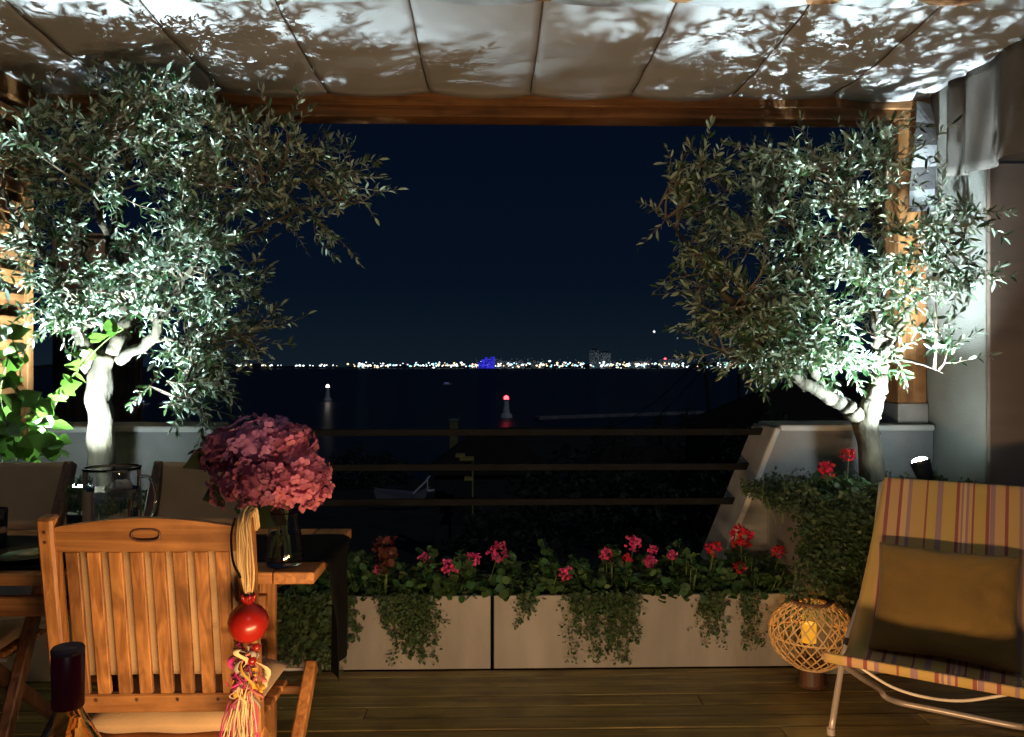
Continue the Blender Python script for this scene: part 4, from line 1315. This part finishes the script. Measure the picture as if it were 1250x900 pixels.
tower(770, 792, 440, 'low dark block right of the twin towers')
tower(806, 822, 438, 'dark block with red and blue lights above it')
def blue_mat():
    m, n, l, p = new_mat('blue_floodlit')
    tc = n.new('ShaderNodeTexCoord'); nz = n.new('ShaderNodeTexNoise'); nz.inputs['Scale'].default_value = .05
    l.new(tc.outputs['Object'], nz.inputs['Vector'])
    rp = n.new('ShaderNodeValToRGB')
    rp.color_ramp.elements[0].position = .35; rp.color_ramp.elements[0].color = (.006, .004, .12, 1)
    rp.color_ramp.elements[1].position = .62; rp.color_ramp.elements[1].color = (.05, .05, 1, 1)
    l.new(nz.outputs['Fac'], rp.inputs[0]); l.new(rp.outputs[0], p.inputs['Emission Color'])
    p.inputs['Emission Strength'].default_value = .8; p.inputs['Base Color'].default_value = (.02, .02, .03, 1)
    return m
M_bflood = blue_mat()
bb = thing('blue_lit_building', 'stepped building lit deep blue on the far shore', 'building', (at(594, 447, 7800).x, 7800, SEA))
for (x0, x1, z1) in ((-80, -52, 62), (-51, -18, 84), (-17, 12, 104), (13, 36, 86), (37, 78, 108)):
    MB().box(x0, x1, -40, 40, 0, z1, 0).build('block', M_bflood, bb)
for (u, v, m, lab) in ((812, 438, M_red_l, 'red lamp on the far skyline'), (826, 439, M_blue_l, 'blue lamp on the far skyline'), (712, 444, M_cyan_l, 'large cyan lamp on the far shore'), (449, 447, M_cyan_l, 'teal lamp on the left of the far shore'), (671, 441, M_white_l, 'bright white floodlight above the far shore'), (663, 445, M_warm_l, 'large warm floodlight on the far shore')):
    mb = MB(); octa(mb, (0, 0, 0), 15, 10)
    tag(mb.build('skyline_lamp', m, loc=at(u, v, 7900)), lab, 'lamp')
for (u, v, s, lab, m) in ((798.5, 405, 16, 'bright point of light in the sky above the city', emis('star_bright', (.95, .95, 1), 1.4)), (827, 413, 10, 'faint point of light in the sky beside the bright one', emis('star_faint', (.7, .75, .9), .35))):
    mb = MB(); octa(mb, (0, 0, 0), s, s)
    tag(mb.build('sky_light', m, loc=at(u, v, 9000)), lab, 'light')

def beacon(u, vb, vt, label, lm, name, mat):
    D = (EYE - SEA) / ((vb - 447) / 1000)
    p = at(u, vb, D)
    t = thing(name, label, 'lighthouse', (p.x, D, SEA))
    h = (vb - vt) / 1000 * D
    MB().lathe([(.0005, 0), (2.6, 0), (2.3, 1.6), (1.5, 1.8), (1.15, h * .55), (1.0, h * .86), (1.5, h * .87), (1.5, h * .89), (.0005, h * .89)], 16).build('tower', mat, t, smooth=False)
    MB().lathe([(.0005, h * .895), (.95, h * .895), (.95, h * 1.03), (.0005, h * 1.10)], 12).build('lamp_room', lm, t)
    for k in range(8):
        a = k * math.pi / 4
        MB().tube([(1.4 * math.cos(a), 1.4 * math.sin(a), h * .89), (1.4 * math.cos(a), 1.4 * math.sin(a), h * .97)], .05, 4).build('gallery_post', mat, t)
    return t
M_lh = plain('lighthouse_paint', (.75, .75, .75), .7, scale=.5)
beacon(618, 510, 485, 'small harbour lighthouse with a red lamp', M_red_l, 'lighthouse', M_lh)
beacon(400, 489, 471, 'slender harbour beacon with a white lamp', emis('beacon_lamp', (1, .85, .7), 8), 'harbour_beacon', M_lh)
def boat(u, v, L, label, lm, name='boat'):
    D = (EYE - SEA) / ((v - 447) / 1000)
    p = at(u, v, D)
    t = thing(name, label, 'boat', (p.x, D, SEA - .3))
    hull = MB().add([(-.5, -.14, .10), (.30, -.14, .11), (.5, 0, .14), (.30, .14, .11), (-.5, .14, .10), (-.45, -.10, 0), (.28, -.09, 0), (.40, 0, 0), (.28, .09, 0), (-.45, .10, 0)],
                    [[0, 1, 6, 5], [1, 2, 7, 6], [2, 3, 8, 7], [3, 4, 9, 8], [4, 0, 5, 9], [4, 3, 2, 1, 0], [5, 6, 7, 8, 9]])
    hull.v = [tuple(Vector(q) * L) for q in hull.v]
    hull.build('hull', M_lh, t)
    MB().box(-.3 * L, .15 * L, -.09 * L, .09 * L, .101 * L, .20 * L, .02).build('cabin', M_lh, t)
    MB().box(-.32 * L, .17 * L, -.10 * L, .10 * L, .201 * L, .22 * L, .02).build('light_strip', lm, t)
    return t
boat(546, 469.5, 11, 'small boat with a violet light strip out on the water', M_viol_l)
boat(171, 494, 11, 'moored boat with bluish lights seen left of the olive trunk', emis('boat_light', (.45, .6, 1.0), 1.2))
boat(205, 493, 9, 'second moored boat with dim lights beside the bluish one', emis('boat_light_dim', (.4, .5, .9), .25))

# breakwater
p0, p1 = at(655, 512, 328), at(856, 505, 366)
bw = MB().bar((p0.x, p0.y, SEA + .4), (p1.x, p1.y, SEA + .4), 5, 1.6, .2).build('breakwater', plain('breakwater_rock', (.22, .22, .24), .9, scale=.3, var=.3))
tag(bw, 'long low pale breakwater right of the lighthouse', 'breakwater')

# chimney, utility poles, roofs and trees below the terrace
ch = thing('chimney', 'square masonry chimney rising above the top rail', 'chimney', (at(554, 515, 40).x, 40, -8.2))
hh = at(554, 511, 40).z + 8.2
MB().box(-.20, .20, -.2, .2, 0, hh - .12, .01).build('stack', plain('chimney_brick', (.26, .21, .08), .9), ch)
MB().box(-.24, .24, -.24, .24, hh - .119, hh, .01).build('cap', M_parapet, ch)
M_pole = plain('pole_wood', (.03, .025, .02), .9)
def upole(u, v, Y, lean, label):
    p = at(u, v, Y)
    zb = hill_z(p.x, Y)
    t = thing('utility_pole', label, 'pole', (p.x + lean, Y, zb - .2))
    MB().tube([(0, 0, 0), (-lean, 0, p.z - zb + .2)], [.14, .09], 8).build('shaft', M_pole, t)
    MB().box(-lean - .7, -lean + .7, -.05, .05, p.z - zb - .5, p.z - zb - .38, .01).build('crossarm', M_pole, t)
    return p
pa = upole(859, 431, 45, .9, 'leaning dark utility pole left of the olive crown')
pb = upole(902, 425, 52, .1, 'straight dark utility pole half hidden by the olive crown')
for k, (tu, tv, ty) in enumerate(((700, 522, 80), (735, 530, 85))):
    q = at(tu, tv, ty)
    s = pa + Vector((-.3 + .6 * k, 0, -.45))
    pts = [s.lerp(q, i / 16) - Vector((0, 0, 1.6 * 4 * (i / 16) * (1 - i / 16))) for i in range(17)]
    tag(MB().tube(pts, .03, 4).build('overhead_cable', M_pole), ('upper', 'lower')[k] + ' overhead cable sagging from the leaning utility pole', 'cable')

M_nroof = plain('night_roof', (.035, .02, .015), .85, scale=2)
M_nwall = plain('night_wall', (.035, .035, .035), .9, scale=2)
def nhouse(u, v, Y, w, d, label, rz=0):
    p = at(u, v, Y); zb = hill_z(p.x, Y) - 1.0
    h = p.z - zb
    rh = min(2.0, .3 * w)
    t = thing('hillside_house', label, 'house', (p.x, Y, zb), rz)
    MB().box(-w / 2, w / 2, -d / 2, d / 2, 0, h - rh, .02).build('walls', M_nwall, t)
    o = .3
    MB().add([(-w / 2 - o, -d / 2 - o, h - rh), (w / 2 + o, -d / 2 - o, h - rh), (w / 2 + o, d / 2 + o, h - rh), (-w / 2 - o, d / 2 + o, h - rh), (-w / 2 + rh, 0, h), (w / 2 - rh, 0, h)],
             [[0, 1, 5, 4], [1, 2, 5], [2, 3, 4, 5], [3, 0, 4], [3, 2, 1, 0]]).build('roof', M_nroof, t)
    for k in range(2):
        x = -w / 4 + k * w / 2
        MB().box(x - .5, x + .5, -d / 2 - .04, -d / 2 - .002, max(.4, h - rh - 2.2), h - rh - .9, .01).build('window', M_metal_dk, t)
    return t
nhouse(960, 474, 26, 4.4, 5, 'dark tiled roof just beyond the right parapet', .3)
nhouse(1010, 462, 34, 7, 6, 'taller dark house behind the right olive trunk', -.2)
nhouse(780, 545, 60, 9, 7, 'dark house on the slope below the railing middle', .15)
nhouse(600, 531, 38, 5.2, 4, 'dark flat roofed house hiding the chimney foot', .05)
nhouse(640, 575, 45, 7, 6, 'dark house under the lighthouse between the rails', -.1)
nhouse(880, 535, 40, 7, 6, 'dark house on the slope left of the sloping parapet', .5)

# beached boat with a pale bow between the lower rails
bp0 = at(492, 597, 68)
bt2 = thing('beached_boat', 'dim grey hauled out boat with a pale raised bow rail', 'boat', (bp0.x, 68, bp0.z - 1.15))
bt2.scale = (.52, .52, .52)
hull = MB().add([(-4.5, -1.2, 2.2), (2.0, -1.2, 1.6), (4.4, 0, 2.6), (2.0, 1.2, 1.6), (-4.5, 1.2, 2.2), (-4, -.7, .2), (2, -.5, 0), (3.2, 0, .2), (2, .5, 0), (-4, .7, .2)],
                [[0, 1, 6, 5], [1, 2, 7, 6], [2, 3, 8, 7], [3, 4, 9, 8], [4, 0, 5, 9], [4, 3, 2, 1, 0], [5, 6, 7, 8, 9]])
hull.build('hull', plain('boat_hull_grey', (.28, .28, .32), .6), bt2)
M_bowp = plain('bow_white', (.8, .8, .85), .5)
MB().tube([(1.6, -1.0, 1.5), (3.6, -.4, 3.4), (4.6, 0, 4.8)], .16, 6).build('bow_rail', M_bowp, bt2)
MB().tube([(3.9, -.3, 1.9), (3.9, -.3, 3.9)], .12, 6).build('bow_rail', M_bowp, bt2)
MB().tube([(3.9, -.3, 1.9), (6.4, 0, 2.2)], .2, 6).build('bow_plank', M_bowp, bt2)

# steps whose dim yellow lamplight is put into the base colour
ys = thing('stair_landing', 'dim yellow stair landings seen between the upper rails', 'stairs', at(568, 600, 33))
M_yel = plain('yellow_lamplight', (.55, .42, .10), .8)
for k, (u, v, w) in enumerate(((562, 556, .38), (570, 560, .57), (572, 568, .38), (572, 584, .33))):
    q = at(u, v, 33) - ys.location
    MB().box(q.x - w / 2, q.x + w / 2, -.3, .3, q.z - .06, q.z + .06, .01).build('landing', M_yel, ys)
MB().box(at(577, 570, 33).x - ys.location.x - .03, at(577, 570, 33).x - ys.location.x + .03, -.1, .1, -4, at(577, 556, 33).z - ys.location.z - .13, .01).build('post', M_yel, ys)

def ntree(u, v, Y, rw, label, seed, tall=1.4):
    global rng
    rng = np.random.default_rng(seed)
    p = at(u, v, Y); zb = hill_z(p.x, Y) - .2
    t = thing('hillside_tree', label, 'tree', (p.x, Y, zb))
    h = p.z - zb
    MB().tube([(0, 0, 0), (.1, 0, h * .5), (0, .1, h * .85)], [.16, .11, .04], 7).build('trunk', M_pole, t)
    n = 1500
    d = norm(rng.normal(size=(n, 3)))
    rr = rng.uniform(.35, 1, (n, 1)) ** .5 * (1 + .3 * np.sin(d[:, :1] * 5 + seed) * np.cos(d[:, 2:3] * 6))
    P = d * rr * [rw, rw, rw * tall] + [0, 0, h - rw * tall]
    V, F = leaves(P, rng.normal(size=(n, 3)), rw * rng.uniform(.10, .2, n), rw * rng.uniform(.06, .1, n), LEAF_KITE)
    tag(obj('crown', mesh_np('crown', V, F, M_nightleaf), t), kind='stuff')
    return t
for k, (u, v, Y, rw, tall, lab) in enumerate(((806, 500, 95, 1.6, 2.2, 'dark slim tree before the breakwater'), (838, 492, 90, 1.5, 2.6, 'taller dark slim tree near the leaning pole'),
        (745, 518, 70, 1.8, 1.2, 'round dark tree above the top rail middle'), (700, 560, 28, 2.2, 1.0, 'broad dark tree below the top rail'), (800, 570, 24, 2.4, 1.0, 'broad dark tree below the middle rail'),
        (860, 545, 30, 2.0, 1.1, 'dark tree below the slope of the right parapet'), (610, 610, 20, 1.8, 1.0, 'dark shrub tree under the lower rail'), (930, 505, 22, 1.6, 1.1, 'dark tree just behind the right parapet'),
        (430, 548, 110, 4, .9, 'dark shoreline tree right of the hydrangeas'), (468, 556, 120, 4, .8, 'dark shoreline tree above the hauled out boat'))):
    ntree(u, v, Y, rw, lab, 200 + k, tall)

# reddish leafy plant peeping past the far table corner
global_seed = 300
rng = np.random.default_rng(300)
rp_ = at(470, 672, 3.62)
rpl = thing('coleus_plant', 'rusty red leaved plant peeping past the far table corner', 'plant', (rp_.x, 3.62, .29))
n = 60
P = norm(rng.normal(size=(n, 3))) * rng.uniform(.3, 1, (n, 1)) * [.05, .06, .075] + [0, 0, rp_.z - .29]
V, F = leaves(P, rng.normal(size=(n, 3)), rng.uniform(.03, .05, n), rng.uniform(.025, .04, n), LEAF_ROUND)
tag(obj('foliage', mesh_np('foliage', V, F, leafmat('coleus_leaf', (.06, .018, .011), (.07, .022, .014), .5, .2)), rpl), kind='stuff')
MB().tube([(0, 0, 0), (.01, 0, rp_.z - .29)], .006, 6).build('stem', M_stem, rpl)
